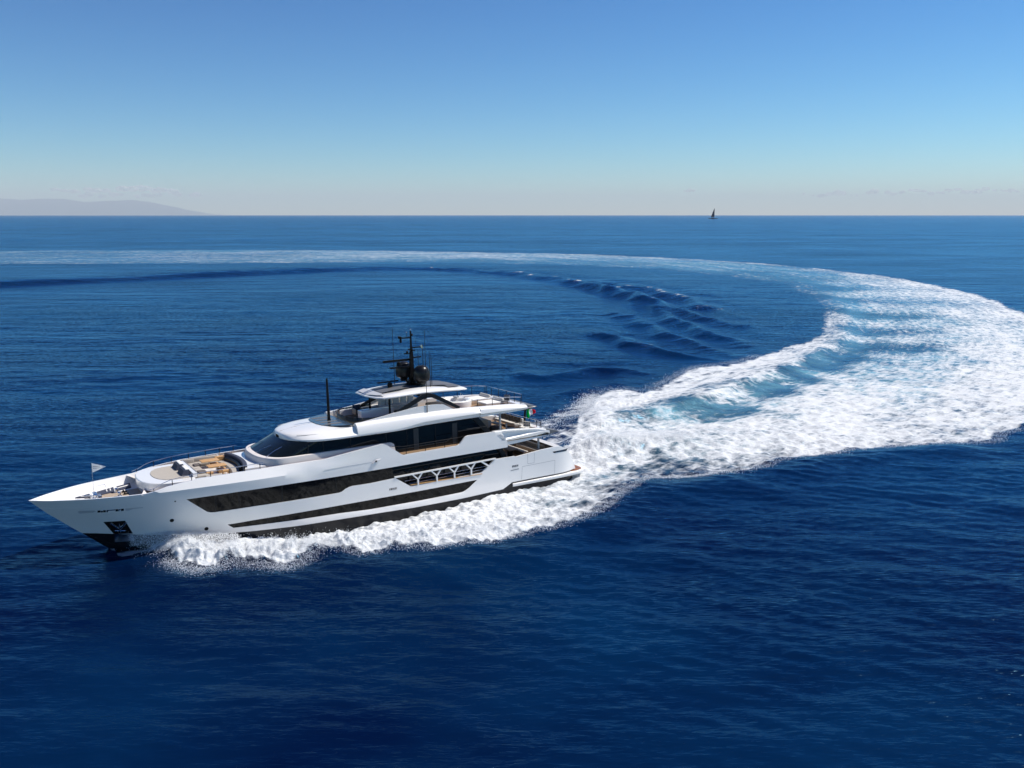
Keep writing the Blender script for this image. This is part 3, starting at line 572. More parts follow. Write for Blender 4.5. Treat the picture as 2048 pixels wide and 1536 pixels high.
# seams and plating details on the port and starboard topsides
def line_on_hull(mb, pts, w=.018, off=.004, side=1):
    for a, b in zip(pts[:-1], pts[1:]):
        k = max(1, int(math.hypot(b[0] - a[0], b[1] - a[1]) / .4)); d = np.array([b[0] - a[0], b[1] - a[1]]); d = d / np.linalg.norm(d); nrm = np.array([-d[1], d[0]]) * w / 2
        P = [(a[0] + (b[0] - a[0]) * i / k, a[1] + (b[1] - a[1]) * i / k) for i in range(k + 1)]
        o = len(mb.v)
        for x, z in P:
            for sg in (-1, 1):
                xx, zz = x + nrm[0] * sg, z + nrm[1] * sg; mb.v.append((xx, side * (float(yh(xx, zz)) + off), zz))
        for i in range(k): mb.f.append((o + 2 * i, o + 2 * i + 1, o + 2 * i + 3, o + 2 * i + 2))
for s in (1, -1):
    g = skin_panel([(16.98, 3.77)] + BIGWIN_TOP[:-1][::-1] + BIGWIN_BOT[::-1][1:-1] + [(16.82, 2.82)], yh, -.05, .04, (), .4, s).build('saloon_window', 'glass_black', Y)
    m = MB()
    for x in (30.5, 28.9, 25.8, 21.65): line_on_hull(m, [(x, 2.36), (x, 3.70)], .05, -.044, s)
    pieces(m, 'mullion', 'dark_blue_grey', g)
    g = skin_panel(BAND, yh, -.05, .04, (), .4, s).build('lower_window', 'glass_black', Y)
    m = MB()
    for x in (26.9, 22.0, 17.6, 13.5): line_on_hull(m, [(x, .7), (x, 1.38)], .04, -.044, s)
    pieces(m, 'mullion', 'dark_blue_grey', g)
    d = MB()
    for pts in ([(3.47, 2.95), (3.51, 2.08), (4.19, 2.10), (4.19, 2.96)], [(4.83, .78), (4.75, 1.93), (1.27, 1.97), (1.32, .76)]): line_on_hull(d, pts, .022, .004, s)
    pieces(d, 'garage_door', 'seam', Y)
    # anchor pocket
    a = skin_panel(ANCH, yh, -.14, .02, (), .3, s).build('anchor_pocket', 'black_paint', Y)
    k = MB()
    for (x0, z0, x1, z1, r) in ((37.25, 2.3, 36.75, 1.75, .09), (36.25, 2.3, 36.6, 1.75, .09), (36.72, 2.2, 36.62, 1.45, .07), (36.95, 1.55, 36.3, 1.5, .06)):
        k.tube([(x0, s * (float(yh(x0, z0)) - .05), z0), (x1, s * (float(yh(x1, z1)) - .04), z1)], r, 8)
    pieces(k, 'anchor', 'steel', a)
    lo = skin_panel([(37.0, 1.24), (35.85, 1.16), (35.68, .55), (36.95, .55)], yh, .006, .02, (), .3, s)
    lo.build('anchor_chafe_plate', 'steel', Y)
    # mooring fairleads let into the bow
    f = MB()
    sub(f, skin_panel([(39.20, 3.40), (39.12, 3.50), (38.25, 3.48), (38.12, 3.40), (38.31, 3.29), (39.12, 3.25)], yh, .012, .03, (), .3, s),
        skin_panel([(36.36, 3.45), (35.89, 3.45), (35.26, 3.44), (35.26, 3.37), (35.88, 3.36), (36.11, 3.26), (36.33, 3.25)], yh, .012, .03, (), .3, s))
    f = pieces(f, 'bow_fairlead', 'light_grey', Y)[0]
    q = MB()
    for xa, xb in ((38.04, 37.86), (37.7, 37.55), (36.95, 36.8), (36.62, 36.45)): sub(q, skin_panel([(xa, 3.27), (xb, 3.27), (xb, 3.45), (xa, 3.45)], yh, .006, .02, (), .3, s))
    pieces(q, 'recess', 'black_paint', f)
    q = MB()
    for xa, xb, za, zb in ((37.84, 37.72, 3.27, 3.42), (37.5, 36.97, 3.38, 3.45), (37.5, 37.42, 3.27, 3.38), (36.78, 36.64, 3.38, 3.45), (36.78, 36.72, 3.27, 3.38)): sub(q, skin_panel([(xa, za), (xb, za), (xb, zb), (xa, zb)], yh, .02, .03, (), .3, s))
    pieces(q, 'roller', 'steel', f)
    f = skin_panel([(1.52, 2.78), (1.36, 2.64), (.35, 2.60), (-.10, 2.58), (-.22, 2.70), (-.30, 2.78)], yh, .006, .02, (), .2, s).build('stern_fairlead', 'black_paint', Y)
    q = MB()
    for k in range(7):
        xa = 1.15 - k * .19; sub(q, skin_panel([(xa, 2.63), (xa - .09, 2.63), (xa - .09, 2.76), (xa, 2.76)], yh, .02, .02, (), .2, s))
    pieces(q, 'roller', 'steel', f)
    for xc, zc in ((16.95, 1.98), (5.48, 2.10)):
        v = skin_panel([(xc + .32, zc - .08), (xc - .32, zc - .08), (xc - .32, zc + .08), (xc + .32, zc + .08)], yh, .006, .02, (), .2, s).build('side_fairlead', 'black_paint', Y)
        q = MB()
        for dx, w in ((.22, .06), (.08, .05), (-.02, .04), (-.14, .07), (-.26, .05)): sub(q, skin_panel([(xc + dx + w / 2, zc - .07), (xc + dx - w / 2, zc - .07), (xc + dx - w / 2, zc + .07), (xc + dx + w / 2, zc + .07)], yh, .016, .02, (), .2, s))
        pieces(q, 'roller', 'steel', v)
    skin_panel([(5.94, 1.71), (5.10, 1.75), (5.10, 1.84), (5.94, 1.80)], yh, .008, .02, (), .2, s).build('engine_vent', 'grey_paint', Y)
    p = MB()
    for x, z, r in ((33.41, 2.07, .14), (31.12, 1.05, .14), (33.22, 3.62, .055)):
        y = float(yh(x, z)); p.lathe((0, 0, 0), [(r, 0), (r, .02), (r * .8, .025), (r * .75, .005), (.001, .005)], 18)
        n = 18 * 5; vs = p.v[-n:]; sl = (float(yh(x, z + .1)) - float(yh(x, z - .1))) / .2; sx = (float(yh(x + .1, z)) - float(yh(x - .1, z))) / .2
        p.v[-n:] = [(x + vx, s * (y + sl * vy + sx * vx + vz), z + vy) for vx, vy, vz in vs]
    pieces(p, 'porthole', 'black_paint', Y)
    l = MB(); y = float(yh(18.4, 4.48))
    l.loft([[(18.75, s * (y + .01), 4.34), (18.35, s * (y + .01), 4.36), (17.9, s * (y + .01), 4.62), (18.35, s * (y + .01), 4.60)], [(18.62, s * (y + .14), 4.40), (18.35, s * (y + .16), 4.40), (18.05, s * (y + .1), 4.57), (18.35, s * (y + .12), 4.56)]])
    l = l.build('side_light', 'light_grey', Y, angle=20); b = MB(); b.sphere((18.4, s * (y + .17), 4.49), .07, 10, 8); b.build('lens', 'black_paint', l)
    t = MB(); line_on_hull(t, [(22.6, 4.40), (18.7, 4.42)], .03, .006, s); t.build('styling_crease', 'light_grey', Y)

# ---- decks
for s in (1, -1):
    MB().loft([[(x, s * y, z) for x, z in ((17.4, 1.9), (17.4, 3.98), (6.6, 3.98), (5.6, 1.9))] for y in (3.12, 3.24)]).build('saloon_glass', 'glass_house', Y)
    MB().loft([[(x, s * y, z) for x, z in ((6.9, 3.98), (6.45, 3.98), (5.4, 1.92), (5.85, 1.92))] for y in (3.2, 3.42)]).build('saloon_pillar', 'dark_blue_grey', Y)
    MB().loft([[(x, s * y, z) for x, z in ((17.5, 3.76), (17.15, 3.76), (16.6, 2.0), (16.95, 2.0))] for y in (3.9, 4.16)]).build('window_pillar', 'black_paint', Y)
MB().box((6.3, 0, 2.95), (.1, 6.2, 2.05), ry=.0).build('saloon_aft_wall', 'glass_house', Y)
def deck(name, pts, z0, z1, m, ch=0): return MB().prism(pts + [(x, -y) for x, y in pts[::-1]], z0, z1, ch).build(name, m, Y, angle=30)
def inner(xa, xb, z, n, d=.14): return [(x, max(.02, float(yh(x, z)) - d)) for x in np.linspace(xa, xb, n)]
deck('main_deck', inner(-.9, 17.5, 1.9, 14, .13)[::-1], 1.78, 1.9, 'teak_deck')
deck('upper_deck', [(26.0, 3.6), (22, 4.1), (15, 4.13), (7.0, 4.1), (2.5, 3.9)], 4.34, 4.62, 'teak_deck')
deck('upper_deck_soffit', [(16.8, 4.10), (7.0, 4.1), (6.3, 4.0), (6.28, 3.97), (4.0, 3.95), (2.4, 3.9)], 4.30, 4.335, 'gelcoat_matt')
sl = MB()
sl.loft([[(x, -3.96, zb), (x, 3.96, zb), (x, 3.96, 4.33), (x, -3.96, 4.33)] for x, zb in ((17.2, 3.97), (6.24, 3.98), (4.0, 4.12), (2.3, 4.28), (1.6, 4.32))])
sl.build('deckhead', 'gelcoat', Y)
deck('side_deck', inner(24.5, 34.45, 4.3, 12, .14)[::-1], 4.2, 4.3, 'teak_pale')
deck('mooring_deck', inner(34.3, 41.4, 3.85, 14, .06)[::-1], 3.76, 3.85, 'gelcoat_matt')
deck('mooring_teak', [(38.4, .05), (37.2, .62), (35.8, .95), (34.9, 1.0)], 3.85, 3.865, 'teak_pale')
# bulkhead closing the mooring deck towards the lounge
bk = MB(); rows = []
for z in np.linspace(3.85, 4.42, 6):
    w = float(yh(34.6, z)) - .1; k = (z - 3.85) / .57
    rows.append([(34.62 + .42 * (y / w) ** 2 * k + .35 * k * k * abs(y / w), y, z) for y in np.linspace(-w, w, 25)])
bk.loft(rows, False, False, False); bk.build('foredeck_bulkhead', 'warm_white', Y)
# mooring gear in the bow
hm = MB()
for quad in ([(39.1, -.78), (38.2, -.30), (38.1, -1.32)], [(37.7, -.42), (36.5, -.85), (36.4, -2.25), (37.6, -1.55)], [(36.3, -1.05), (35.3, -1.45), (35.2, -2.75), (36.2, -2.3)]):
    q = [(x, y) for x, y in quad]
    ar = sum(q[i - 1][0] * q[i][1] - q[i][0] * q[i - 1][1] for i in range(len(q)))
    hm.prism(q if ar > 0 else q[::-1], 3.851, 3.93)
hm.mirror(); hm = pieces(hm, 'mooring_recess', 'cushion_navy', Y)[0]
rp = MB()
for s in (1, -1):
    for (a, b) in (((38.75, -.72), (38.25, -.6)), ((37.0, -1.0), (36.95, -1.65)), ((36.75, -1.12), (36.7, -1.75)), ((36.2, -1.65), (35.35, -2.05)), ((36.3, -1.55), (36.25, -1.95))):
        rp.tube([(a[0], -s * a[1], 3.94), (b[0], -s * b[1], 3.94)], .045, 6)
pieces(rp, 'mooring_line', 'cushion_white', hm)
for s in (1, -1):
    w = MB(); w.lathe((37.9, s * .22, 3.86), [(.2, 0), (.2, .06), (.11, .1), (.1, .25), (.16, .32), (.14, .38), (.01, .4)]); w.box((37.65, s * .22, 3.95), (.3, .2, .18)); w.build('anchor_windlass', 'chrome', Y)
    w = MB(); w.lathe((36.4, s * .62, 3.86), [(.17, 0), (.17, .05), (.1, .08), (.09, .26), (.15, .33), (.01, .36)]); w.build('capstan', 'chrome', Y)
    w = MB(); w.tube([(36.1, s * .35, 3.9), (35.75, s * .35, 3.9)], .07, 8); w.tube([(36.0, s * .35, 3.87), (36.0, s * .35, 4.05)], .05, 8); w.build('mooring_bitt', 'black_paint', Y)
w = MB(); w.box((38.35, 0, 4.0), (.5, .12, .28)); w.box((38.1, 0, 3.95), (.3, .3, .2)); w.build('chain_stopper', 'steel', Y)
ri = MB(); ri.tube([(37.6, -2.02, 4.2), (36.95, -2.32, 4.2), (36.9, -2.28, 4.02)], .035, 6); ri.build('bulwark_handrail', 'steel', Y)

# ---- foredeck lounge
def arc(cx, cy, r, a0, a1, n): return [(cx + r * math.cos(R(a0 + (a1 - a0) * i / n)), cy + r * math.sin(R(a0 + (a1 - a0) * i / n))) for i in range(n + 1)]
LZ = 4.87
half = [(35.12, 0), (35.10, .6), (35.0, 1.3), (34.75, 2.0), (34.3, 2.55), (33.6, 2.9), (32.6, 3.02), (31.55, 3.05)]
lb = MB().prism([(x, -y) for x, y in half[1:][::-1]] + half + [], 4.3, LZ, .05)
lb.prism([(28.9, -3.0), (31.56, -3.04), (31.56, 3.04), (28.9, 3.0)], 4.3, 4.52)
for s in (1, -1): lb.prism([(28.8, s * 3.02), (28.8, s * 2.86), (31.56, s * 2.86), (31.56, s * 3.06)][::(-1 if s > 0 else 1)], 4.52, LZ, .03)
fr = [(34.62, 0), (34.58, .8), (34.4, 1.6), (34.0, 2.3), (33.0, 2.8), (32, 2.9)]
lb.prism([(x, -y) for x, y in fr[1:][::-1]] + fr, 3.86, 4.3)
lb.build('foredeck_coachroof', 'gelcoat', Y, angle=30)
tp = [(34.1, 0), (34.05, .7), (33.85, 1.4), (33.45, 1.95), (32.9, 2.2), (31.9, 2.25)]
MB().prism([(x, -y) for x, y in tp[1:][::-1]] + tp, LZ + .002, LZ + .035, .01).build('sunbathing_teak', 'teak_beige', Y)
for yc in (-1.05, .95):
    h = MB().loft([[(32.32, yc - .72, LZ + .03), (31.75, yc - .72, LZ + .03), (31.75, yc + .72, LZ + .03), (32.32, yc + .72, LZ + .03)], [(32.12, yc - .66, LZ + .42), (31.75, yc - .66, LZ + .42), (31.75, yc + .66, LZ + .42), (32.12, yc + .66, LZ + .42)]])
    h = h.build('headrest', 'cushion_navy', Y, angle=10)
    MB().cushion((31.86, yc, LZ + .46), (.3, 1.3, .1), .04).build('headrest_top', 'cushion_white', h)
st = MB().box((31.5, 0, LZ + .12), (.28, 4.6, .34)); st.build('lounge_divider', 'gelcoat', Y)
pd = MB()
for yc in (-1.2, 1.1): pd.cushion((31.34, yc, LZ + .1), (.12, 2.0, .42), .05)
pieces(pd, 'backrest_cushion', 'cushion_lead', Y)
se = MB()
se.cushion((30.85, -1.75, 4.66), (.85, 2.1, .3), .07); se.cushion((29.7, -2.5, 4.66), (1.8, .75, .3), .07)
se.cushion((29.6, -2.86, 4.95), (1.9, .18, .36), .06); se.cushion((30.9, -2.7, 4.95), (.8, .18, .36), .06)
se.cushion((30.85, 1.0, 4.66), (.85, 1.9, .3), .07); se.cushion((30.2, 2.35, 4.66), (1.2, .65, .3), .07); se.cushion((30.8, -.2, 4.72), (.7, .5, .22), .06)
pieces(se, 'lounge_seat', 'cushion_taupe', Y)
tc = MB()
for a in ((30.75, 1.05, 4.87, .6, .75, .12), (30.55, -1.5, 4.86, .5, .7, .1)): tc.cushion(a[:3], a[3:], .05)
pieces(tc, 'throw_cushion', 'cushion_brown', Y)
# curved sofa aft of the tables, backing on the helm side
def arcblock(x0, bulge, y0, y1, d, z0, z1, n=14, r=.05):
    rings = []
    for i in range(n + 1):
        y = y0 + (y1 - y0) * i / n; q = (2 * i / n - 1); x = x0 - bulge * (q * q); 
        rings.append([(x, y, z0), (x, y, z1 - r), (x - r, y, z1), (x - d + r, y, z1), (x - d, y, z1 - r), (x - d, y, z0)])
    m = MB(); m.loft(rings); return m
sw = MB()
for i in range(16):
    ya = -3.0 + 6.0 * i / 16; yb = -3.0 + 6.0 * (i + 1) / 16
    fa = lambda y: 26.85 - .3 * (y / 3) ** 2; fb = lambda y: 27.62 + .55 * abs(y / 3) ** 3
    sw.prism([(fa(ya), ya), (fb(ya), ya), (fb(yb), yb), (fa(yb), yb)], 4.3, 5.06)
sw.build('sofa_surround', 'gelcoat', Y, angle=20)
ab = arcblock(27.78, -.38, -2.75, 2.55, .34, 4.6, 5.24); ab.build('sofa_backrest', 'cushion_navy', Y)
ab = arcblock(28.02, -.32, -2.2, 2.1, .2, 4.7, 5.02); ab.build('back_cushion', 'dark_blue_grey', Y)
ab = arcblock(28.62, -.25, -2.3, 2.2, .66, 4.3, 4.74); ab.build('sofa_seat', 'cushion_taupe', Y)
MB().box((28.55, -2.75, 4.66), (.75, .5, .7)).build('teak_locker', 'light_teak', Y)
bx = MB().box((28.75, -2.95, 4.7), (.35, .3, .78)).build('sofa_end', 'gelcoat', Y)

# ---- wheelhouse and upper deck house
def plan(xf, hw, L, xa, n=2.6, k=14):
    P = [(xa, hw)]
    pts = [(xf - L + L * math.cos(a) ** (2 / n), hw * math.sin(a) ** (2 / n)) for a in [math.pi / 2 * (1 - i / k) for i in range(k + 1)]]
    P += pts; return P + [(x, -y) for x, y in P[::-1][1:]]
def ring(p, z): return [(x, y, z) for x, y in p]
hb = MB(); hb.loft([ring(plan(27.0, 3.52, 2.2, 16.2), 4.3), ring(plan(26.95, 3.50, 2.2, 16.4), 5.42), ring(plan(26.86, 3.47, 2.15, 16.6), 5.55), ring(plan(26.72, 3.40, 2.1, 16.7), 5.58)])
hb.build('wheelhouse_base', 'warm_white', Y, angle=40)
hg = MB(); hg.loft([ring(plan(26.5, 3.32, 2.0, 8.0), 5.581), ring(plan(25.95, 3.33, 2.1, 8.3), 5.84), ring(plan(24.55, 3.36, 2.6, 9.15), 6.56)])
hg.loft([[(16.9, -3.30, 4.62), (7.2, -3.30, 4.62), (7.2, 3.30, 4.62), (16.9, 3.30, 4.62)], [(16.9, -3.315, 5.58), (8.0, -3.315, 5.58), (8.0, 3.315, 5.58), (16.9, 3.315, 5.58)]])
hg = hg.build('deckhouse_glass', 'glass_house', Y, angle=25)
mu = MB()
for s in (1, -1):
    for x, z0 in ((23.4, 5.6), (22.2, 5.6), (20.0, 5.6), (17.0, 4.64), (15.2, 4.64), (12.6, 4.64), (10.6, 4.64)):
        mu.box((x, s * 3.35, (z0 + 6.5) / 2), (.06, .03, 6.5 - z0))
pieces(mu, 'mullion', 'dark_blue_grey', hg)
cu = MB()
for x in (14.55, 11.0):
    for k in range(5): cu.tube([(x - .09 * k, 3.335, 4.7), (x - .09 * k, 3.335, 6.4)], .03, 6)
cu.mirror(); pieces(cu, 'curtain', 'curtain_grey', hg)
for s in (1, -1):
    m = MB(); pts = [(9.15, 6.62), (8.6, 6.62), (6.85, 4.63), (7.42, 4.63)]
    m.loft([[(x, s * 3.34, z) for x, z in pts], [(x, s * 3.5, z) for x, z in pts]]); m.build('slanted_pillar', 'dark_blue_grey', Y)
wp = MB()
for a, b in (((26.58, .57, 5.64), (25.5, 1.0, 6.12)), ((26.42, 2.6, 5.64), (25.1, 2.35, 6.2)), ((26.55, -1.6, 5.64), (25.5, -1.3, 6.1))): wp.tube([a, ((a[0] + b[0]) / 2, (a[1] + b[1]) / 2, (a[2] + b[2]) / 2 + .05), b], .022, 6)
pieces(wp, 'windscreen_wiper', 'steel', Y)

# ---- roof of the upper deck with the sun deck coaming
XR = 24.68
def wr(x): return 3.78 * max(.0, 1 - max(0., (x - 20.6) / (XR - 20.6)) ** 2.7) ** (1 / 2.5)
zcen = pchip([19.5, 21.4, 22.3, 23.2, 24, 24.4, 24.6, 24.68], [7.26, 7.28, 7.24, 7.16, 7.04, 6.95, 6.86, 6.70])
zlow = pchip([3, 8.5, 13, 17, 24.7], [6.7, 6.66, 6.6, 6.47, 6.47])
zsh = pchip([3.0, 3.8, 4.5, 5.6, 7.9, 10.3, 13, 17, 19.5, 20.5, 21.3], [6.99, 7.13, 7.28, 7.38, 7.47, 7.56, 7.58, 7.52, 7.43, 7.34, 7.27])
rf = MB(); rows = []
QS = [0, .15, .3, .45, .58, .68, .75, .8, .84, .88, .92, .96, .985, 1.0]
for x in list(np.linspace(19.5, 23.4, 20)) + [23.7, 24.0, 24.2, 24.35, 24.48, 24.57, 24.63, 24.66, 24.675]:
    w = max(.03, wr(x)); zc = float(zcen(x)); ze = 6.62; lip = .17 * float(sst(22.4, 19.8, x))
    half = [(q * w, ze + (zc - ze) * (1 - q ** 5) + lip * math.exp(-((q - .84) / .06) ** 2)) for q in QS] + [(w + .01, 6.56), (w - .02, 6.48), (w - .12, 6.46)]
    rows.append([(x, -y, z) for y, z in half[1:][::-1]] + [(x, y, z) for y, z in half])
rf.loft(rows, False, False, False)
rf.box((19.45, 0, 7.1), (.1, 6.0, .3))
sec = []
for x in list(np.linspace(19.5, 15.6, 14)) + [15.2, 14.4, 13.6, 12.5, 11.3, 10.2, 9.2, 8.5]:
    t = float(sst(16.0, 13.6, x)); z1 = float(zsh(x)); zl = float(zlow(x)); zcr = zl + .15 + t * .18 + (0 if x > 16 else (16 - x) * .004)
    o = 3.78; ins = .26 * t
    sec.append([(3.02, 6.99), (3.04, z1 - .02), (3.08, z1), (3.24, z1 + .005), (3.38, z1 - .03), (3.55, z1 - .15), (3.68, z1 - .32), (o, zcr + .05), (o, zcr), (o - ins, zcr - .03), (o - ins - .02, zl + .03), (o - ins - .06, zl), (3.05, zl - .01)])
xsn = list(np.linspace(19.5, 15.6, 14)) + [15.2, 14.4, 13.6, 12.5, 11.3, 10.2, 9.2, 8.5]
co = MB(); co.loft([[(x, y, z) for y, z in s] for x, s in zip(xsn, sec)], True, True, True)
sec = []; xw = [8.49, 7.5, 6.5, 5.5, 4.6, 4.0, 3.6, 3.2, 3.0]
for x in xw:
    z1 = float(zsh(x)); k = float(sst(3.0, 4.2, x)); b = 6.93 + .02 * (8.5 - x) / 5
    sec.append([(3.02, 6.99), (3.04, max(7.0, z1 - .02)), (3.08, max(7.0, z1)), (3.24, max(7.0, z1 + .005)), (3.38 + .2 * (1 - k), z1 - .03 * k), (3.55 + .1 * (1 - k), z1 - .1 * k), (3.68, z1 - .2 * k), (3.76, b + .06 * k), (3.76, b), (3.6, b - .03), (3.5, b - .05), (3.4, b - .06), (3.05, b - .05)])
co.loft([[(x, y, z) for y, z in s] for x, s in zip(xw, sec)], True, True, True)
sub(rf, co, co.mirrored())
# upright triangle of the coaming beside the bar
up = [(19.3, 7.40), (17.9, 7.60), (17.0, 7.72), (16.2, 7.86), (14.7, 8.07), (13.9, 8.13), (13.3, 8.15), (12.4, 8.13), (11.7, 8.06), (10.85, 7.60), (10.7, 7.5)]
for s in (1, -1): rf.loft([[(x, s * 3.10, z) for x, z in up], [(x, s * 3.24, z) for x, z in up]])
rf = rf.build('upper_roof', 'gelcoat', Y, angle=32)
sd = MB().prism([(3.3, -3.45), (19.45, -3.1), (19.45, 3.1), (3.3, 3.45)], 6.72, 6.985); sd.build('sun_deck', 'teak_deck', Y)
ss = MB(); ss.loft([[(x, -3.58, zb), (x, 3.58, zb), (x, 3.58, zt), (x, -3.58, zt)] for x, zb, zt in ((8.48, 6.66, 6.86), (5, 6.74, 6.89), (4.0, 6.80, 6.90), (3.2, 6.87, 6.92))]); ss.build('sun_deck_edge', 'gelcoat', Y)
sk = MB()
def strip(mb, prof, w, taper=.0): mb.loft([[(x + taper * (1 - (q) ** 2), w * q, z) for x, z in prof] for q in np.linspace(-1, 1, 13)], True, True, True)
strip(sk, [(4.35, 6.99), (4.3, 7.2), (3.85, 7.24), (3.7, 7.15), (3.7, 6.95)], 3.3); sk.build('aft_coaming', 'gelcoat', Y)
sk = MB(); strip(sk, [(3.72, 7.14), (2.85, 6.99), (2.8, 6.93), (3.7, 6.86)], 3.72, -.15); sk.build('aft_spoiler', 'slate', Y)
# seams on the crown
sm = MB(); sm.tube([(24.45, .0, 6.95), (23.2, .0, 7.166), (22.0, 0, 7.255), (21.75, 0, 7.27)], .022, 5)
for s in (1, -1): sm.tube([(23.9, s * 2.35, 6.93), (23.35, s * 2.75, 6.93), (22.7, s * 3.0, 6.94), (22.3, s * 3.12, 6.93)], .018, 5)
pieces(sm, 'roof_seam', 'seam', rf)
sc = [(21.75, 0), (21.72, -.8), (21.55, -1.6), (21.1, -2.25), (20.4, -2.7), (19.52, -2.95)]
MB().prism(sc + [(x, -y) for x, y in sc[1:][::-1]], 7.262, 7.31, .02).build('skylight', 'skylight', Y)
sp = MB()
for k in range(4): sp.box((20.65 + .0 * k, -1.5 + k * 1.0, 7.312), (1.35, .5, .012))
pieces(sp, 'sunpad', 'slate', Y)

# ---- hardtop, arch and mast
hp = [(17.15, -2.3), (17.25, 0), (17.0, 1.6), (16.62, 2.45), (15.7, 2.62), (13.2, 2.66), (10.75, 2.6), (9.8, 2.4), (8.75, 1.9), (8.5, 0), (8.75, -1.9), (9.8, -2.4), (10.75, -2.6), (13.2, -2.66), (15.7, -2.62), (16.62, -2.5)]
def hz(x): return 9.06 - .012 * (x - 13) ** 2
ht = MB(); n = len(hp)
def sc_(f, dz): return [(12.9 + (x - 12.9) * f, y * f, hz(x) + dz) for x, y in hp]
def rs(L, k=4):
    o = []
    for i in range(len(L)):
        a, b = L[i], L[(i + 1) % len(L)]
        for j in range(k): o.append(tuple(a[q] + (b[q] - a[q]) * j / k for q in range(3)))
    return o
ht.loft([rs(sc_(.78, -.02)), rs(sc_(.97, -.03)), rs(sc_(1.0, .03)), rs(sc_(.995, .10)), rs(sc_(.95, .20)), rs(sc_(.80, .30)), rs(sc_(.5, .36)), rs(sc_(.2, .38))])
ht = ht.build('hardtop', 'gelcoat', Y, angle=30)
def toppatch(poly, zoff, m, name):
    V, T = tri_region(poly, (), .3); mb = MB()
    def zz(x, y):
        best = 0
        f = max(abs(y) / 2.62, abs(x - 12.9) / 4.3); 
        return hz(12.9 + (x - 12.9)) + np.interp(f, [0, .2, .5, .8, .95, .995, 1.0], [.38, .38, .36, .30, .20, .10, .03]) + zoff
    mb.add([(x, y, zz(x, y)) for x, y in V], T); mb.v += [(x, y, z - .012) for x, y, z in mb.v]; nn = len(V); mb.f += [tuple(i + nn for i in f[::-1]) for f in T]
    return mb.build(name, m, ht, angle=40)
toppatch([(16.3, -1.25), (16.3, 1.25), (10.9, 1.35), (9.0, 1.3), (9.0, -1.3), (10.9, -1.35)], .03, 'slate', 'roof_panel')
toppatch([(10.7, 1.4), (10.7, 2.25), (9.9, 2.05), (9.2, 1.5)], .03, 'slate', 'roof_panel')
toppatch([(10.7, -1.4), (9.2, -1.5), (9.9, -2.05), (10.7, -2.25)], .03, 'slate', 'roof_panel')
toppatch([(16.45, -2.2), (17.0, -2.05), (17.1, 0), (16.8, 1.5), (16.45, 2.2), (16.38, 1.3), (16.38, -1.3)], .03, 'light_grey', 'roof_panel')
for s in (1, -1):
    MB().tube([(16.0, s * 2.05, 7.0), (16.0, s * 2.05, 8.95)], .085, 10).build('hardtop_post', 'black_paint', Y)
    a = MB(); P = [(16.4, 7.62, .09), (15.2, 8.1, .15), (14.1, 8.62, .17), (13.5, 8.9, .18), (13.1, 8.97, .18), (12.6, 8.86, .17), (11.6, 8.35, .15), (10.2, 7.58, .12)]
    rings = []
    for i, (x, z, h) in enumerate(P):
        j0 = P[max(0, i - 1)]; j1 = P[min(len(P) - 1, i + 1)]; d = Vector((j1[0] - j0[0], j1[1] - j0[1])).normalized(); nx, nz = -d.y, d.x
        rings.append([(x + nx * h, s * 3.02, z + nz * h), (x + nx * h, s * 3.18, z + nz * h), (x - nx * h, s * 3.18, z - nz * h), (x - nx * h, s * 3.02, z - nz * h)])
    a.loft(rings); a.loft([[(13.7, s * 2.4, 8.9), (12.7, s * 2.4, 8.9), (12.7, s * 2.4, 9.05), (13.7, s * 2.4, 9.05)], [(13.6, s * 3.05, 8.8), (12.8, s * 3.05, 8.8), (12.8, s * 3.05, 8.98), (13.6, s * 3.05, 8.98)]])
    a.build('hardtop_arch', 'dark_blue_grey', Y)
ms = MB(); ms.loft([[(13.6, -.5, 9.36), (12.2, -.5, 9.36), (12.2, .5, 9.36), (13.6, .5, 9.36)], [(13.2, -.2, 9.75), (12.7, -.2, 9.75), (12.7, .2, 9.75), (13.2, .2, 9.75)], [(13.1, -.13, 11.0), (12.78, -.13, 11.0), (12.78, .13, 11.0), (13.1, .13, 11.0)], [(13.05, -.11, 12.1), (12.80, -.11, 12.1), (12.80, .11, 12.1), (13.05, .11, 12.1)], [(13.0, -.05, 12.7), (12.85, -.05, 12.7), (12.85, .05, 12.7), (13.0, .05, 12.7)], [(12.97, -.04, 14.0), (12.87, -.04, 14.0), (12.87, .04, 14.0), (12.97, .04, 14.0)]])
ms.loft([[(13.0, -1.0, 9.55), (13.0, 1.1, 9.55), (12.4, 1.1, 9.55), (12.4, -1.0, 9.55)], [(13.2, -1.2, 9.75), (13.2, 1.2, 9.75), (12.4, 1.2, 9.75), (12.4, -1.2, 9.75)]])
ms = ms.build('mast', 'black_paint', Y, angle=25)
dp = [(.02, -.95), (.3, -.93), (.34, -.72), (.42, -.66), (.62, -.56), (.69, -.38), (.70, 0), (.68, .2), (.62, .38), (.52, .53), (.36, .65), (.18, .71), (.01, .73)]
MB().lathe((13.32, -.8, 10.68), dp, 28).build('satellite_dome', 'dome_black', ms)
MB().lathe((12.5, .95, 10.45), dp, 28).build('satellite_dome', 'dome_black', ms)
rd = MB(); rd.box((14.3, 0, 11.60), (2.45, .16, .17), rz=.05); rd.lathe((14.1, 0, 11.15), [(.16, 0), (.2, .1), (.18, .28), (.08, .34)], 12); rd.build('radar_scanner', 'black_paint', ms)
rd = MB(); rd.box((14.0, 0, 11.02), (1.8, .35, .12)); rd.box((13.9, 0, 10.98), (.5, .5, .06)); rd.build('radar_platform', 'black_paint', ms)
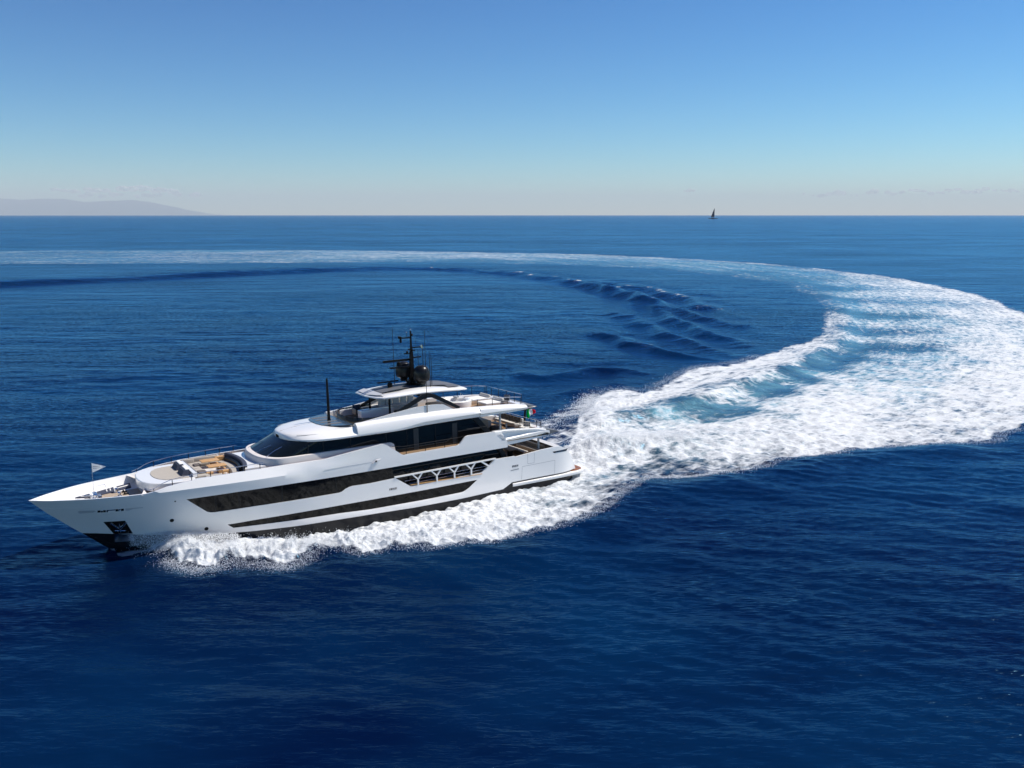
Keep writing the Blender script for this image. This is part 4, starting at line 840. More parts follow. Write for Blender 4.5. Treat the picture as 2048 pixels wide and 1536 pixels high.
yd = MB(); yd.box((13.5, 0, 13.44), (1.1, .12, .10)); yd.box((12.4, 0, 12.58), (1.0, .10, .09)); yd.box((13.2, 0, 12.12), (.75, .1, .09)); yd.box((12.45, 0, 11.75), (.8, .12, .10)); yd.box((12.9, 0, 12.4), (.1, 1.2, .09))
yd.tube([(13.3, 0, 13.44), (13.3, 0, 13.85)], .015, 5); yd.tube([(12.5, 0, 12.58), (12.5, 0, 13.3)], .01, 5); pieces(yd, 'yardarm', 'black_paint', ms)
nl = MB(); nl.lathe((13.85, 0, 13.05), [(.01, 0), (.09, .02), (.1, .2), (.07, .36), (.1, .38), (.1, .5), (.01, .55)], 12); nl.sphere((14.0, 0, 13.55), .09, 10, 6); nl.sphere((13.3, 0, 12.24), .1, 10, 6); nl.sphere((12.8, 0, 13.65), .1, 10, 6); pieces(nl, 'navigation_light', 'black_paint', ms)
nl = MB(); nl.box((11.95, 0, 12.6), (.16, .12, .3), ry=.5); nl.sphere((13.3, 0, 13.9), .06, 8, 6); nl.sphere((12.92, 0, 14.12), .06, 8, 6); pieces(nl, 'mast_lamp', 'steel', ms)
hn = MB(); hn.lathe((14.9, -.2, 9.42), [(.2, 0), (.22, .15), (.2, .32), (.05, .42)], 12); hn.box((14.9, -.6, 9.82), (2.0, .1, .1), rz=.1); hn.build('low_radar', 'black_paint', ht)
wa = MB()
for x, y, z0, z1 in ((13.75, -1.8, 9.3, 14.3), (13.25, 3.28, 7.55, 14.3), (12.0, 1.5, 9.3, 12.4), (12.6, .6, 9.6, 12.4), (12.3, .9, 11.1, 12.9), (11.6, 1.0, 9.3, 12.0)):
    wa.tube([(x, y, z0), (x, y, z0 + .5)], .03, 6); wa.tube([(x, y, z0 + .5), (x, y, z1)], [.030, .018], 5)
pieces(wa, 'whip_antenna', 'black_paint', Y)
MB().loft([[(20.42 + r * math.cos(R(60 * k)), r * math.sin(R(60 * k)), z) for k in range(6)] for z, r in ((7.2, .17), (7.45, .13), (9.3, .105), (10.6, .085), (10.72, .04))]).build('signal_mast', 'black_paint', Y)

# ---- railings: a top rail with every post a piece of its own
def railing(name, path, h, posts, m='steel', pm='black_paint', r=.022, wires=(), pr=.026):
    P = [Vector(p) for p in path]
    if h: top = [p + Vector((0, 0, h)) for p in P]
    else: top = P
    t = MB().tube(top, r, 6)
    for wz in wires: t.tube([p + Vector((0, 0, wz)) for p in P], .010, 5)
    t = t.build(name, m, Y)
    L = [0]
    for a, b in zip(P[:-1], P[1:]): L.append(L[-1] + (b - a).length)
    for q in posts:
        d = q * L[-1]; i = max(k for k in range(len(L)) if L[k] <= d + 1e-6); i = min(i, len(P) - 2)
        p = P[i].lerp(P[i + 1], (d - L[i]) / max(1e-6, L[i + 1] - L[i]))
        MB().tube([p, p + Vector((0, 0, h))], pr, 6).build('post', pm, t)
    return t
def topz(x): return float(np.interp(-x, [-a for a, b in TOP], [b for a, b in TOP]))
for s in (1, -1):
    pa = [(x, s * (float(yh(x, topz(x))) - .08), topz(x)) for x in np.linspace(34.45, 26.95, 16)]
    t = MB().tube([(34.9, pa[0][1], pa[0][2] + .08)] + [(x, y, z + .20 + min(.2, .3 * (34.45 - x))) for x, y, z in pa], .024, 6).build('foredeck_railing', 'steel', Y)
    for x in (34.55, 33.3, 32.0, 30.7, 29.4, 28.3, 27.2):
        y = s * (float(yh(x, topz(x))) - .08); MB().tube([(x, y, topz(x) - .02), (x, y, topz(x) + .2 + min(.2, .3 * (34.45 - min(x, 34.45))))], .028, 6).build('post', 'black_paint', t)
    railing('side_deck_railing', [(16.9, s * 4.22, 5.42), (16.0, s * 4.22, 4.66 + .62), (11.0, s * 4.22, 4.72 + .62), (10.3, s * 4.22, 5.40)], 0, [], 'black_paint')
    tt = railing('upper_side_railing', [(16.0, s * 4.2, 4.62), (11.0, s * 4.2, 4.7)], .66, [.06, .4, .75, .98], 'black_paint', 'black_paint', wires=(.25, .45))
    railing('upper_aft_railing', [(10.1, s * 4.1, 5.40), (9.6, s * 4.05, 5.39), (7.0, s * 4.0, 5.38), (4.5, s * 3.9, 5.24), (2.5, s * 3.72, 5.0)], .52, [.2, .45, .7, .84, .99], 'dark_blue_grey')
    railing('sun_deck_railing', [(8.6, s * 3.12, 7.48), (7.0, s * 3.12, 7.44), (5.0, s * 3.1, 7.32), (4.05, s * 3.05, 7.2)], .86 if s < 0 else .62, [.03, .35, .68, .98], 'steel')
    rail = MB(); rail.loft([[(16.80, s * 4.10, 2.84), (16.80, s * 4.26, 2.84), (16.80, s * 4.26, 2.95), (16.80, s * 4.10, 2.95)], [(7.45, s * 4.10, 3.0), (7.45, s * 4.25, 3.0), (7.45, s * 4.25, 3.11), (7.45, s * 4.10, 3.11)]][::1])
    rail = rail.build('bulwark_rail', 'gelcoat', Y, angle=20)
    for x in (14.75, 13.05, 11.42, 9.83):
        k = MB(); z0 = 1.93 + (15.3 - x) * .016; zt = 2.86 + (16.8 - x) * .017
        def bar(a, b, w=.055): 
            d = Vector((b[0] - a[0], 0, b[1] - a[1])).normalized(); nx, nz = -d.z * w, d.x * w
            k.loft([[(a[0] + nx, s * 4.11, a[1] + nz), (a[0] + nx, s * 4.22, a[1] + nz), (a[0] - nx, s * 4.22, a[1] - nz), (a[0] - nx, s * 4.11, a[1] - nz)], [(b[0] + nx, s * 4.11, b[1] + nz), (b[0] + nx, s * 4.22, b[1] + nz), (b[0] - nx, s * 4.22, b[1] - nz), (b[0] - nx, s * 4.11, b[1] - nz)]])
        bar((x, z0), (x, z0 + .5), .06); bar((x, z0 + .48), (x + .52, zt + .02)); bar((x, z0 + .48), (x - .40, zt + .02)); k.build('branched_support', 'gelcoat', rail, angle=20)
    k = MB()
    bar((8.85, 3.0), (8.15, 2.52), .07); k.build('diagonal_brace', 'gelcoat', rail, angle=20)
    g = MB(); g.tube([(15.9, s * 4.1, 2.42), (8.1, s * 4.1, 2.52)], .015, 5); g.tube([(15.5, s * 4.1, 2.15), (8.5, s * 4.1, 2.28)], .015, 5); pieces(g, 'guard_wire', 'steel', rail)
    g = MB(); g.box((12.1, s * 4.12, 1.985), (6.6, .16, .05), ry=-.016); g.build('teak_capping', 'light_teak', rail)
    MB().tube([(6.55, s * 3.55, 4.6), (6.55, s * 3.55, 6.75)], .1, 10).build('roof_post', 'grey_paint', Y)
    MB().tube([(2.6, s * 3.45, 1.9), (2.6, s * 3.45, 4.3)], .1, 10).build('deck_post', 'grey_paint', Y)
    # after wing of the upper deck bulwark
    wg = MB(); rows = []
    for x, zt, zr, zl, rec in ((7.52, 5.385, 4.56, 4.37, 0), (6.85, 5.375, 4.54, 4.36, .0), (6.8, 5.374, 4.54, 4.36, .03), (6.25, 5.36, 4.56, 4.35, .2), (5.0, 5.28, 4.64, 4.37, .2), (4.0, 5.19, 4.70, 4.39, .14), (3.0, 5.06, 4.74, 4.42, .06), (2.4, 4.95, 4.72, 4.45, .015), (1.95, 4.78, 4.66, 4.5, 0), (1.75, 4.66, 4.6, 4.54, 0)):
        yo = 4.24 - .02 * (7.5 - x) - .12 * float(sst(3.2, 1.7, x)); a = zt - .16; 
        rows.append([(x, s * y, z) for y, z in ((3.72, zl + .02), (3.72, zt - .05), (3.78, zt), (yo - .1, zt), (yo - .02, zt - .05), (yo - rec * .4, a), (yo - rec, a - .06), (yo - rec, zr + .13), (yo - .02, zr + .03), (yo, zr), (yo - .03, zr - .07), (yo - .22, zl))])
    wg.loft(rows, True, True, True); wg.build('after_wing', 'gelcoat', Y, angle=30)
    MB().loft([[(x, s * y, z) for x, z in ((7.2, 5.1), (6.9, 5.1), (6.35, 4.62), (6.65, 4.62))] for y in (4.2, 4.26)]).build('wing_trim', 'light_grey', Y)
sk = MB(); strip(sk, [(2.7, 4.62), (2.65, 4.93), (2.1, 4.96), (1.95, 4.86), (2.0, 4.6)], 3.75); sk.build('upper_aft_coaming', 'gelcoat', Y)
sk = MB(); strip(sk, [(1.98, 4.85), (.85, 4.58), (.78, 4.52), (1.9, 4.36)], 4.0, -.15); sk.build('upper_aft_spoiler', 'slate', Y)
railing('upper_stern_railing', [(2.38, -3.6, 4.95), (2.38, 3.6, 4.95)], .58, [.0, .1, .3, .52, .75, .9, 1.0], 'steel')
railing('sun_deck_stern_railing', [(3.98, -3.05, 7.22), (3.98, 3.05, 7.22)], .84, [.0, .15, .36, .58, .8, 1.0], 'steel')
# ---- glass windscreen round the front of the sun deck
gm = bpy.data.materials.new('tinted_glass'); gm.use_nodes = True; nt = gm.node_tree; nt.nodes.clear()
o_ = nt.nodes.new('ShaderNodeOutputMaterial'); mx = nt.nodes.new('ShaderNodeMixShader'); tr_ = nt.nodes.new('ShaderNodeBsdfTransparent'); gl = nt.nodes.new('ShaderNodeBsdfGlossy'); fn = nt.nodes.new('ShaderNodeFresnel')
tr_.inputs[0].default_value = (.36, .42, .46, 1); gl.inputs['Roughness'].default_value = .02; fn.inputs[0].default_value = 1.5
nt.links.new(fn.outputs[0], mx.inputs[0]); nt.links.new(tr_.outputs[0], mx.inputs[1]); nt.links.new(gl.outputs[0], mx.inputs[2]); nt.links.new(mx.outputs[0], o_.inputs[0]); MATS['tinted_glass'] = gm
half = [(19.42, 0), (19.40, .8), (19.3, 1.5), (19.05, 2.1), (18.6, 2.6), (17.8, 2.92), (16.8, 2.99), (15.6, 3.0)]
pp = [(x, -y) for x, y in half[::-1]] + half[1:]
ws = MB(); ws.loft([[(x, y, z) for x, y in pp] for z in (7.06, 7.66)], False, False, False)
ws.loft([[(x - .015, y * .996, z) for x, y in pp] for z in (7.06, 7.66)], False, False, False)
ws = ws.build('sun_deck_windscreen', 'tinted_glass', Y, fix=False)
MB().tube([(x, y, 7.04) for x, y in pp], .03, 6).build('base_rail', 'gelcoat', ws)
for x, y in half[::1][1:] + [(a, -b) for a, b in half[1:]]:
    MB().box((x - .03, y * .98, 7.33), (.05, .05, .7)).build('post', 'steel', ws)

# ---- built-in furniture of the sun deck
b = MB(); b.cushion((16.5, .35, 7.42), (2.9, .75, .88), .06); b.build('bar_counter', 'gelcoat', Y)
b = MB()
b.cushion((13.2, -2.5, 7.25), (3.4, .9, .45), .06)
for k in range(5): b.cushion((14.6 - k * .68, -2.86, 7.72), (.62, .2, .62), .07)
b.build('banquette', 'cushion_white', Y)
b = MB().loft([[(x, y, z) for x, y in ((19.0, -2.9), (13.0, -3.02), (13.0, -2.95), (18.7, -2.6))] for z in (7.0, 7.5)]); b.build('starboard_bench', 'light_grey', Y)
b = MB(); b.cushion((11.75, 1.45, 7.5), (1.1, .9, .95), .05); b.build('deck_locker', 'tan_panel', Y)
tb = MB(); tb.lathe((8.55, -.9, 6.99), [(1.42, 0), (1.45, .25), (1.45, .55), (1.38, .62), (1.15, .62), (1.0, .5), (.9, .25), (.01, .22)], 28); tb.v = [(8.55 + (x - 8.55) * 1.05, -.9 + (y + .9) * 1.15, z) for x, y, z in tb.v]
tb = tb.build('whirlpool_tub', 'gelcoat', Y, angle=40)
k = MB()
for a in (20, 110, 190, 280): k.lathe((8.55 + 1.25 * math.cos(R(a)), -.9 + 1.4 * math.sin(R(a)), 7.60), [(.09, 0), (.09, .04), (.01, .05)], 8)
k.box((7.9, -1.7, 7.66), (.35, .5, .1)); pieces(k, 'tub_control', 'grey_paint', tb)
k = MB(); k.lathe((8.55, -.9, 7.3), [(1.1, 0), (.01, .005)], 24); k.build('tub_water', 'light_grey', tb)
MB().tube([(7.35, -1.9, 7.0), (7.35, -1.9, 7.95), (7.2, -1.7, 7.75)], .02, 6).build('tub_handrail', 'steel', Y)
# upper deck aft bar and cabinet
b = MB(); b.cushion((6.0, -1.6, 5.05), (1.1, 2.6, .86), .04); b.build('deck_bar', 'tan_panel', Y)
MB().cushion((5.15, -1.9, 4.95), (.5, 2.4, .66), .04).build('bar_front', 'cushion_cream', Y)
# cockpit of the main deck
b = MB(); b.cushion((.9, -.6, 2.12), (.75, 3.8, .42), .06); b.cushion((.42, -.6, 2.45), (.22, 3.8, .5), .06); b.build('cockpit_sofa', 'cushion_taupe', Y)
b = MB(); b.cushion((.62, -.6, 2.72), (.28, 3.9, .09), .04); b.build('sofa_back_cap', 'gelcoat', Y)
b = MB(); b.cushion((-.05, .9, 2.3), (.7, .55, .75), .04); b.cushion((-.05, -2.0, 2.3), (.7, .55, .75), .04); pieces(b, 'stern_locker', 'light_grey', Y)
b = MB(); b.box((-.1, -.6, 2.35), (.5, 3.0, .6)); b.build('stern_bulwark', 'tan_panel', Y)
sp = MB(); P = [(5.75, 4.16), (2.0, 4.16), (-1.2, 4.02), (-2.1, 3.75), (-2.45, 3.2), (-2.6, 1.6)]
P2 = P + [(x, -y) for x, y in P[::-1]]
def off(d): return [(x + (d * .8 if x < 0 else 0), y * (1 - d / 4.1)) for x, y in P2]
sp.loft([[(x, y, .18) for x, y in off(.30)], [(x, y, .30) for x, y in off(.05)], [(x, y, .42) for x, y in off(0)], [(x, y, .54) for x, y in off(.02)], [(x, y, .59) for x, y in off(.10)]])
sp = sp.build('swim_platform', 'gelcoat', Y, angle=40)
deck_ = MB().prism([(-.7, -3.75), (-.7, 3.75), (-1.3, 3.75), (-2.0, 3.5), (-2.3, 3.0), (-2.42, 1.5), (-2.42, -1.5), (-2.3, -3.0), (-2.0, -3.5), (-1.3, -3.75)], .585, .605); deck_.build('platform_teak', 'teak_wet', sp)
k = MB()
for y in (2.6, 3.0, 3.3): k.lathe((-1.9, y, .6), [(.07, 0), (.07, .04), (.01, .06)], 8)
pieces(k, 'platform_cleat', 'chrome', sp)

# ---------------------------------------------------------------- loose furniture and flags: each a thing that stands on the yacht
def thing(name, label, cat, loc, rz=0, group=None):
    o = bpy.data.objects.new(name, None); C.objects.link(o); o.empty_display_size = .3
    o.matrix_world = YM @ Matrix.Translation(loc) @ Matrix.Rotation(rz, 4, 'Z')
    return tag(o, label, cat, group)
def place(o, loc, rz, label): return dup(o, YM @ Matrix.Translation(loc) @ Matrix.Rotation(rz, 4, 'Z'), label)
t = thing('dining_table', 'teak topped table on the foredeck beside the near rail, second from the camera side sofa', 'table', (29.55, .48, 4.52), 0, 'teak tables on the foredeck')
t['label'] = 'teak topped foredeck table nearer the port rail'
MB().cushion((0, 0, .55), (1.35, .92, .07), .03).build('tabletop', 'light_teak', t); MB().lathe((.0, 0, 0), [(.2, 0), (.2, .03), (.06, .06), (.06, .5), (.15, .53)], 12).build('leg', 'steel', t)
MB().cushion((-.35, .1, .16), (.6, .7, .3), .04).build('base_box', 'light_teak', t)
place(t, (29.6, -1.55, 4.52), 0, 'teak topped foredeck table nearer the starboard rail')
s_ = thing('stool', 'square pale teak stool at the bow end of the port foredeck table', 'stool', (30.3, 1.35, 4.52), 0, 'teak stools on the foredeck')
MB().cushion((0, 0, .3), (.5, .5, .12), .04).build('seat', 'light_teak', s_)
for a in (-1, 1):
    for c in (-1, 1): MB().box((a * .19, c * .19, .13), (.05, .05, .26)).build('leg', 'light_teak', s_)
place(s_, (29.15, 1.45, 4.52), 0, 'square pale teak stool at the stern end of the port foredeck table')
# armchair and sunbeds on the sun deck
a = thing('armchair', 'dark armchair with tan sides behind the sun deck windscreen', 'armchair', (17.15, -1.9, 6.985))
MB().cushion((0, 0, .36), (.7, .72, .26), .06).build('seat', 'cushion_brown', a); MB().cushion((.0, -.36, .6), (.7, .14, .62), .06).build('backrest', 'cushion_navy', a)
for q in (-1, 1): MB().cushion((q * .36, 0, .42), (.1, .72, .5), .04).build('armrest', 'tan_panel', a)
sb = thing('sunbed', 'white double sunbed with raised head end beside the whirlpool tub', 'sunbed', (5.85, -1.5, 6.985), 0, 'white sunbeds on the sun deck')
MB().box((0, 0, .14), (1.9, 1.7, .22)).build('bed_frame', 'tan_panel', sb); MB().cushion((0, 0, .32), (1.85, 1.66, .18), .06).build('mattress', 'cushion_white', sb)
MB().cushion((-.8, 0, .5), (.28, 1.6, .34), .08, ry=-.4).build('headrest', 'cushion_cream', sb)
place(sb, (5.95, 1.0, 6.985), 0, 'flat white sunbed by the port rail of the sun deck')
c = thing('deck_chair', 'grey framed deck chair at the stern rail of the sun deck', 'chair', (4.95, 1.9, 6.985), .6)
for q in (-1, 1): MB().tube([(-.3, q * .28, 0), (.25, q * .28, .42), (-.28, q * .28, .42), (.3, q * .28, 0)], .02, 6).build('side_frame', 'steel', c)
MB().cushion((0, 0, .43), (.55, .56, .06), .02).build('seat', 'cushion_lead', c); MB().cushion((-.3, 0, .68), (.06, .56, .5), .02, ry=-.3).build('backrest', 'cushion_lead', c)
# upper deck aft
so = thing('sofa', 'long cream sofa with brown cushions along the upper deck stern rail', 'sofa', (3.05, -.75, 4.62))
MB().cushion((.05, 0, .25), (.9, 3.6, .4), .07).build('seat', 'cushion_cream', so); MB().cushion((-.4, 0, .55), (.2, 3.6, .55), .07).build('backrest', 'cushion_cream', so)
for k in range(6): MB().cushion((-.2, -1.5 + k * .6, .68), (.16, .52, .46), .06, ry=-.25).build('cushion', 'cushion_brown', so)
ot = thing('ottoman', 'dark round pouffe beside the tan bar on the upper deck', 'pouffe', (5.4, .75, 4.62)); MB().lathe((0, 0, 0), [(.3, 0), (.46, .06), (.5, .22), (.48, .36), (.38, .43), (.01, .45)], 20).build('seat_pad', 'cushion_brown', ot); MB().lathe((0, 0, 0), [(.47, .10), (.505, .12), (.505, .17), (.47, .19)], 20).build('piping', 'black_paint', ot)
ct = thing('coffee_table', 'low teak coffee table in front of the cream sofa', 'table', (4.35, -.6, 4.62)); MB().cushion((0, 0, .36), (.8, 1.5, .06), .02).build('tabletop', 'light_teak', ct)
for q in (-1, 1):
    for w in (-1, 1): MB().box((q * .32, w * .65, .17), (.06, .06, .34)).build('leg', 'black_paint', ct)
ac = thing('lounge_chair', 'white lounge chair with cushions at the port stern corner of the upper deck', 'armchair', (3.4, 2.45, 4.62), .3, 'lounge chairs on the upper deck')
MB().cushion((0, 0, .3), (.75, .75, .22), .06).build('seat', 'cushion_white', ac); MB().cushion((-.36, 0, .56), (.16, .75, .5), .06).build('backrest', 'cushion_cream', ac)
for q in (-1, 1): MB().tube([(-.33, q * .36, 0), (-.33, q * .36, .5), (.33, q * .36, .5), (.33, q * .36, 0)], .02, 6).build('armrest', 'black_paint', ac)
place(ac, (4.75, 2.3, 4.62), 2.6, 'white lounge chair behind the grey roof post on the upper deck')
fs = thing('footstool', 'flat white footstool nearest the stern rail of the upper deck', 'footstool', (2.95, 1.65, 4.62)); MB().cushion((0, 0, .3), (.7, .9, .14), .05).build('seat_pad', 'cushion_white', fs); MB().box((0, 0, .12), (.5, .7, .22)).build('plinth', 'tan_panel', fs)
for x, y, lb in ((1.95, -.9, 'low cream topped bench in the cockpit ahead of the stern sofa'),):
    bn = thing('bench', lb, 'bench', (2.35, -.7, 1.9)); MB().cushion((0, 0, .4), (.5, 3.4, .12), .04).build('seat', 'cushion_cream', bn); MB().box((0, 0, .17), (.4, 3.2, .34)).build('plinth', 'teak_deck', bn)
dt = thing('cockpit_table', 'long brown teak table in the cockpit under the upper deck', 'table', (3.6, -.8, 1.9)); MB().cushion((0, 0, .72), (1.0, 3.4, .06), .02).build('tabletop', 'teak_deck', dt)
for q in (-1, 1): MB().box((0, q * 1.1, .35), (.4, .3, .7)).build('leg', 'black_paint', dt)
# flags
pen = thing('pennant', 'white triangular pennant on a thin staff at the bow', 'flag', (37.95, 0, 3.85))
MB().tube([(0, 0, 0), (0, 0, .75)], [.035, .02], 6).tube([(0, 0, .7), (-.01, 0, 2.55)], .012, 5).build('staff', 'steel', pen)
f = MB(); rows = []
for i in range(13):
    q = i / 12; h = .34 * (1 - q); zc = 2.2 - .04 * q; rows.append([(-.03 - .9 * q, .05 * math.sin(q * 7) * q, zc + h * k) for k in (-1, -.5, 0, .5, 1)])
f.loft(rows, False, False, False); f.loft([[(x, y - .006, z) for x, y, z in r] for r in rows], False, False, False)
f = f.build('pennant_cloth', 'flag_white', pen, fix=False)
w = MB()
for i, (q0, q1) in enumerate(((.06, .14), (.17, .24), (.27, .33), (.36, .42), (.45, .5), (.53, .57))):
    hh = .10 * (1 - q0); a0 = .05 * math.sin(q0 * 7) * q0; a1 = .05 * math.sin(q1 * 7) * q1
    for zz in (.05, -.07): w.loft([[(-.03 - .9 * q0, a0 + .008, 2.2 + zz - .04 * q0), (-.03 - .9 * q0, a0 + .008, 2.2 + zz + .05 - .04 * q0)], [(-.03 - .9 * q1, a1 + .008, 2.2 + zz - .04 * q1), (-.03 - .9 * q1, a1 + .008, 2.2 + zz + .05 - .04 * q1)]], False, False, False)
w.build('lettering', 'seam', f, fix=False)
en = thing('ensign', 'green white and red striped ensign on a black staff at the upper deck stern', 'flag', (1.72, 0, 4.9))
MB().tube([(.1, 0, 0), (-.05, 0, 1.25)], [.11, .085], 8).build('staff', 'black_paint', en)
for a, b, m, nm in ((0, .36, 'flag_green', 'green_stripe'), (.36, .72, 'flag_white', 'white_stripe'), (.72, 1.0, 'flag_red', 'red_stripe')):
    rows = []
    for i in range(9):
        q = a + (b - a) * i / 8; x = -.12 - .95 * q; y = .09 * math.sin(q * 8 + .5); h0 = 1.15 - .18 * q * q; hgt = .92 * (1 - .72 * q ** 1.3)
        rows.append([(x - .05 * (k / 6), y + .05 * math.sin(k * 1.3 + q * 5), h0 - hgt * k / 6) for k in range(7)])
    f = MB(); f.loft(rows, False, False, False); f.loft([[(x, y - .008, z) for x, y, z in r] for r in rows], False, False, False); f.build(nm, m, en, fix=False)
# ---------------------------------------------------------------- far things: coast, clouds, sailing yacht, bird, and the air between
def ridge(name, pts, dist, m, label):
    """a mountain range with depth: crest line, front spurs and back slope"""
    mb = MB(); xs = np.linspace(pts[0][0], pts[-1][0], 90); hs = np.interp(xs, [p[0] for p in pts], [p[1] for p in pts])
    xs_ = xs * 1.0; rows = []
    for k, q in enumerate((-1, -.75, -.5, -.25, 0, .4, 1)):
        prof = (1 - abs(q)) ** .8 if k != 4 else 1.0
        r = []
        for x, h in zip(xs_, hs):
            n = float(fbm(np.array([x / 3500 + q * 3]), np.array([q * 2.7 + .3]), 4, 7)[0])
            r.append((x, dist + q * 9000 + 1500 * n, max(-3, h * prof * (1 + (.35 * n if k != 4 else .06 * n)) - (3 if abs(q) == 1 else 0))))
        rows.append(r)
    mb.loft(rows, False, False, False); o = mb.build(name, m, angle=60); tag(o, label, None, None, 'structure'); return o
mat('hill_haze_blue', (.03, .09, .15), .9, var=(.0006, .6))  # blue cast of the distant haze is mixed into the hills' base colour
F_ = 1774 / 1.0
def at(px, D): return (px - 1024) / 1774 * D
ridge('hills', [(at(-160, 120000), 2900), (at(0, 120000), 2480), (at(25, 120000), 2190), (at(60, 120000), 1960), (at(100, 120000), 2170), (at(150, 120000), 2090), (at(190, 120000), 1720), (at(230, 120000), 1860), (at(280, 120000), 1990), (at(330, 120000), 1550), (at(380, 120000), 820), (at(430, 120000), 120), (at(450, 120000), 0)], 120000, 'hill_haze_blue', 'hazy blue mountain coast low on the left horizon')
# clouds: billowed puffs beyond the haze; light comes through them as well as off them
cw = bpy.data.materials.new('cloud_white'); cw.use_nodes = True; nt = cw.node_tree; nt.nodes.clear(); ou = nt.nodes.new('ShaderNodeOutputMaterial'); ad = nt.nodes.new('ShaderNodeMixShader'); df = nt.nodes.new('ShaderNodeBsdfDiffuse'); tl_ = nt.nodes.new('ShaderNodeBsdfTranslucent')
df.inputs[0].default_value = (1, 1, 1, 1); tl_.inputs[0].default_value = (1, .98, .96, 1); nt.links.new(df.outputs[0], ad.inputs[1]); nt.links.new(tl_.outputs[0], ad.inputs[2]); tp_ = nt.nodes.new('ShaderNodeBsdfTransparent'); a2 = nt.nodes.new('ShaderNodeMixShader'); a2.inputs[0].default_value = .62; ad.inputs[0].default_value = .65; nt.links.new(ad.outputs[0], a2.inputs[1]); nt.links.new(tp_.outputs[0], a2.inputs[2]); nt.links.new(a2.outputs[0], ou.inputs[0]); MATS['cloud_white'] = cw
def cloud(name, puffs, D, label, dens, group=None):
    bm = bmesh.new()
    for px, py, r in puffs:
        z = (430 - py) / 1774 * D; R_ = r / 1774 * D
        ret = bmesh.ops.create_icosphere(bm, subdivisions=2, radius=R_, matrix=Matrix.Translation((at(px, D), D + random.uniform(-1, 1) * R_ * 2, z)) @ Matrix.Diagonal((1.7, 1.5, .75, 1)))
    me = bpy.data.meshes.new(name); bm.to_mesh(me); bm.free(); o = bpy.data.objects.new(name, me); C.objects.link(o)
    rm = o.modifiers.new('union', 'REMESH'); rm.mode = 'VOXEL'; rm.voxel_size = 110
    tx = bpy.data.textures.new(name, 'CLOUDS'); tx.noise_scale = 600; dm = o.modifiers.new('billow', 'DISPLACE'); dm.texture = tx; dm.strength = 700; dm.mid_level = .55; dm.texture_coords = 'GLOBAL'
    me.materials.append(MATS['cloud_white']); me.shade_smooth()
    tag(o, label, 'cloud', group); return o
rc = random.Random(3)
L1 = [(135 + 14 * k + rc.uniform(-4, 4), 381 + rc.uniform(-3, 4), rc.uniform(4, 7)) for k in range(8)] + [(270 + 11 * k + rc.uniform(-3, 3), 383 - 5 * math.exp(-((k - 2) / 1.8) ** 2) + rc.uniform(-2, 2), rc.uniform(5, 8)) for k in range(9)] + [(170 + 22 * k + rc.uniform(-9, 9), 391 + rc.uniform(-2, 3), rc.uniform(4, 6)) for k in range(12)]
cloud('cloud', L1, 150000, 'low bank of pale cumulus above the hazy coast on the left', .0011, 'clouds low over the horizon')
L2 = [(1600 + 11 * k + rc.uniform(-7, 7), 391 - k * .25 + rc.uniform(-2, 2) + 3 * math.sin(k * .9), rc.uniform(2.5, 5.5) * (.7 + .5 * math.sin(k * .37) ** 2)) for k in range(42)]
cloud('cloud', L2, 150000, 'thin broken line of cloud low over the right horizon', .0007, 'clouds low over the horizon')
cloud('cloud', [(1364, 384, 3.2), (1371, 382, 3.8), (1379, 383, 3)], 150000, 'single tiny cloud puff above the distant sailing boat', .0009, 'clouds low over the horizon')
# sailing yacht, hull down on the horizon
SB = Vector((at(1419.5, 5700), 5700, 0)); sb = bpy.data.objects.new('sailing_yacht', None); C.objects.link(sb); sb.location = SB; sb.rotation_euler = (0, 0, R(8)); tag(sb, 'distant dark sailing yacht with one tall sail on the horizon', 'sailing boat')
mat('boat_dark', (.008, .016, .034), .6, spec=.2); mat('sail_dark', (.022, .045, .085), .9, spec=.1)
hb_ = MB(); rows = []
for i in range(15):
    q = -1 + 2 * i / 14; w = 5.2 * max(.03, 1 - max(0, q) ** 2.2 - .35 * max(0, -q) ** 3); z = 3.6 + 1.0 * q * q * (1 if q > 0 else .3)
    rows.append([(30 * q, -w, z), (30 * q * .98, -w * .8, .4), (30 * q * .94, 0, -1.2), (30 * q * .98, w * .8, .4), (30 * q, w, z)])
hb_.loft(rows, True, True, True); hb_.build('hull', 'boat_dark', sb)
MB().cushion((-3, 0, 5.0), (20, 5, 2.2), .9).build('cabin', 'boat_dark', sb)
MB().tube([(7, 0, 3), (7.5, 0, 66)], [.45, .2], 8).build('mast', 'boat_dark', sb); MB().tube([(7, 0, 9), (-15, 1.5, 8.5)], .35, 8).build('boom', 'boat_dark', sb)
sl_ = MB(); rows = []
for i in range(17):
    q = i / 16; z = 10 + 55 * q; le = 6.6 + .4 * q; ch = 21 * (1 - q) ** .85 + .3; rows.append([(le - ch * k / 8, 1.2 * math.sin(math.pi * k / 8) * (1 - q * .6) + 1.2 * (1 - q) * k / 8, z) for k in range(9)])
sl_.loft(rows, False, False, False); sl_.loft([[(x, y - .08, z) for x, y, z in r] for r in rows], False, False, False); sl_.build('mainsail', 'sail_dark', sb, fix=False)
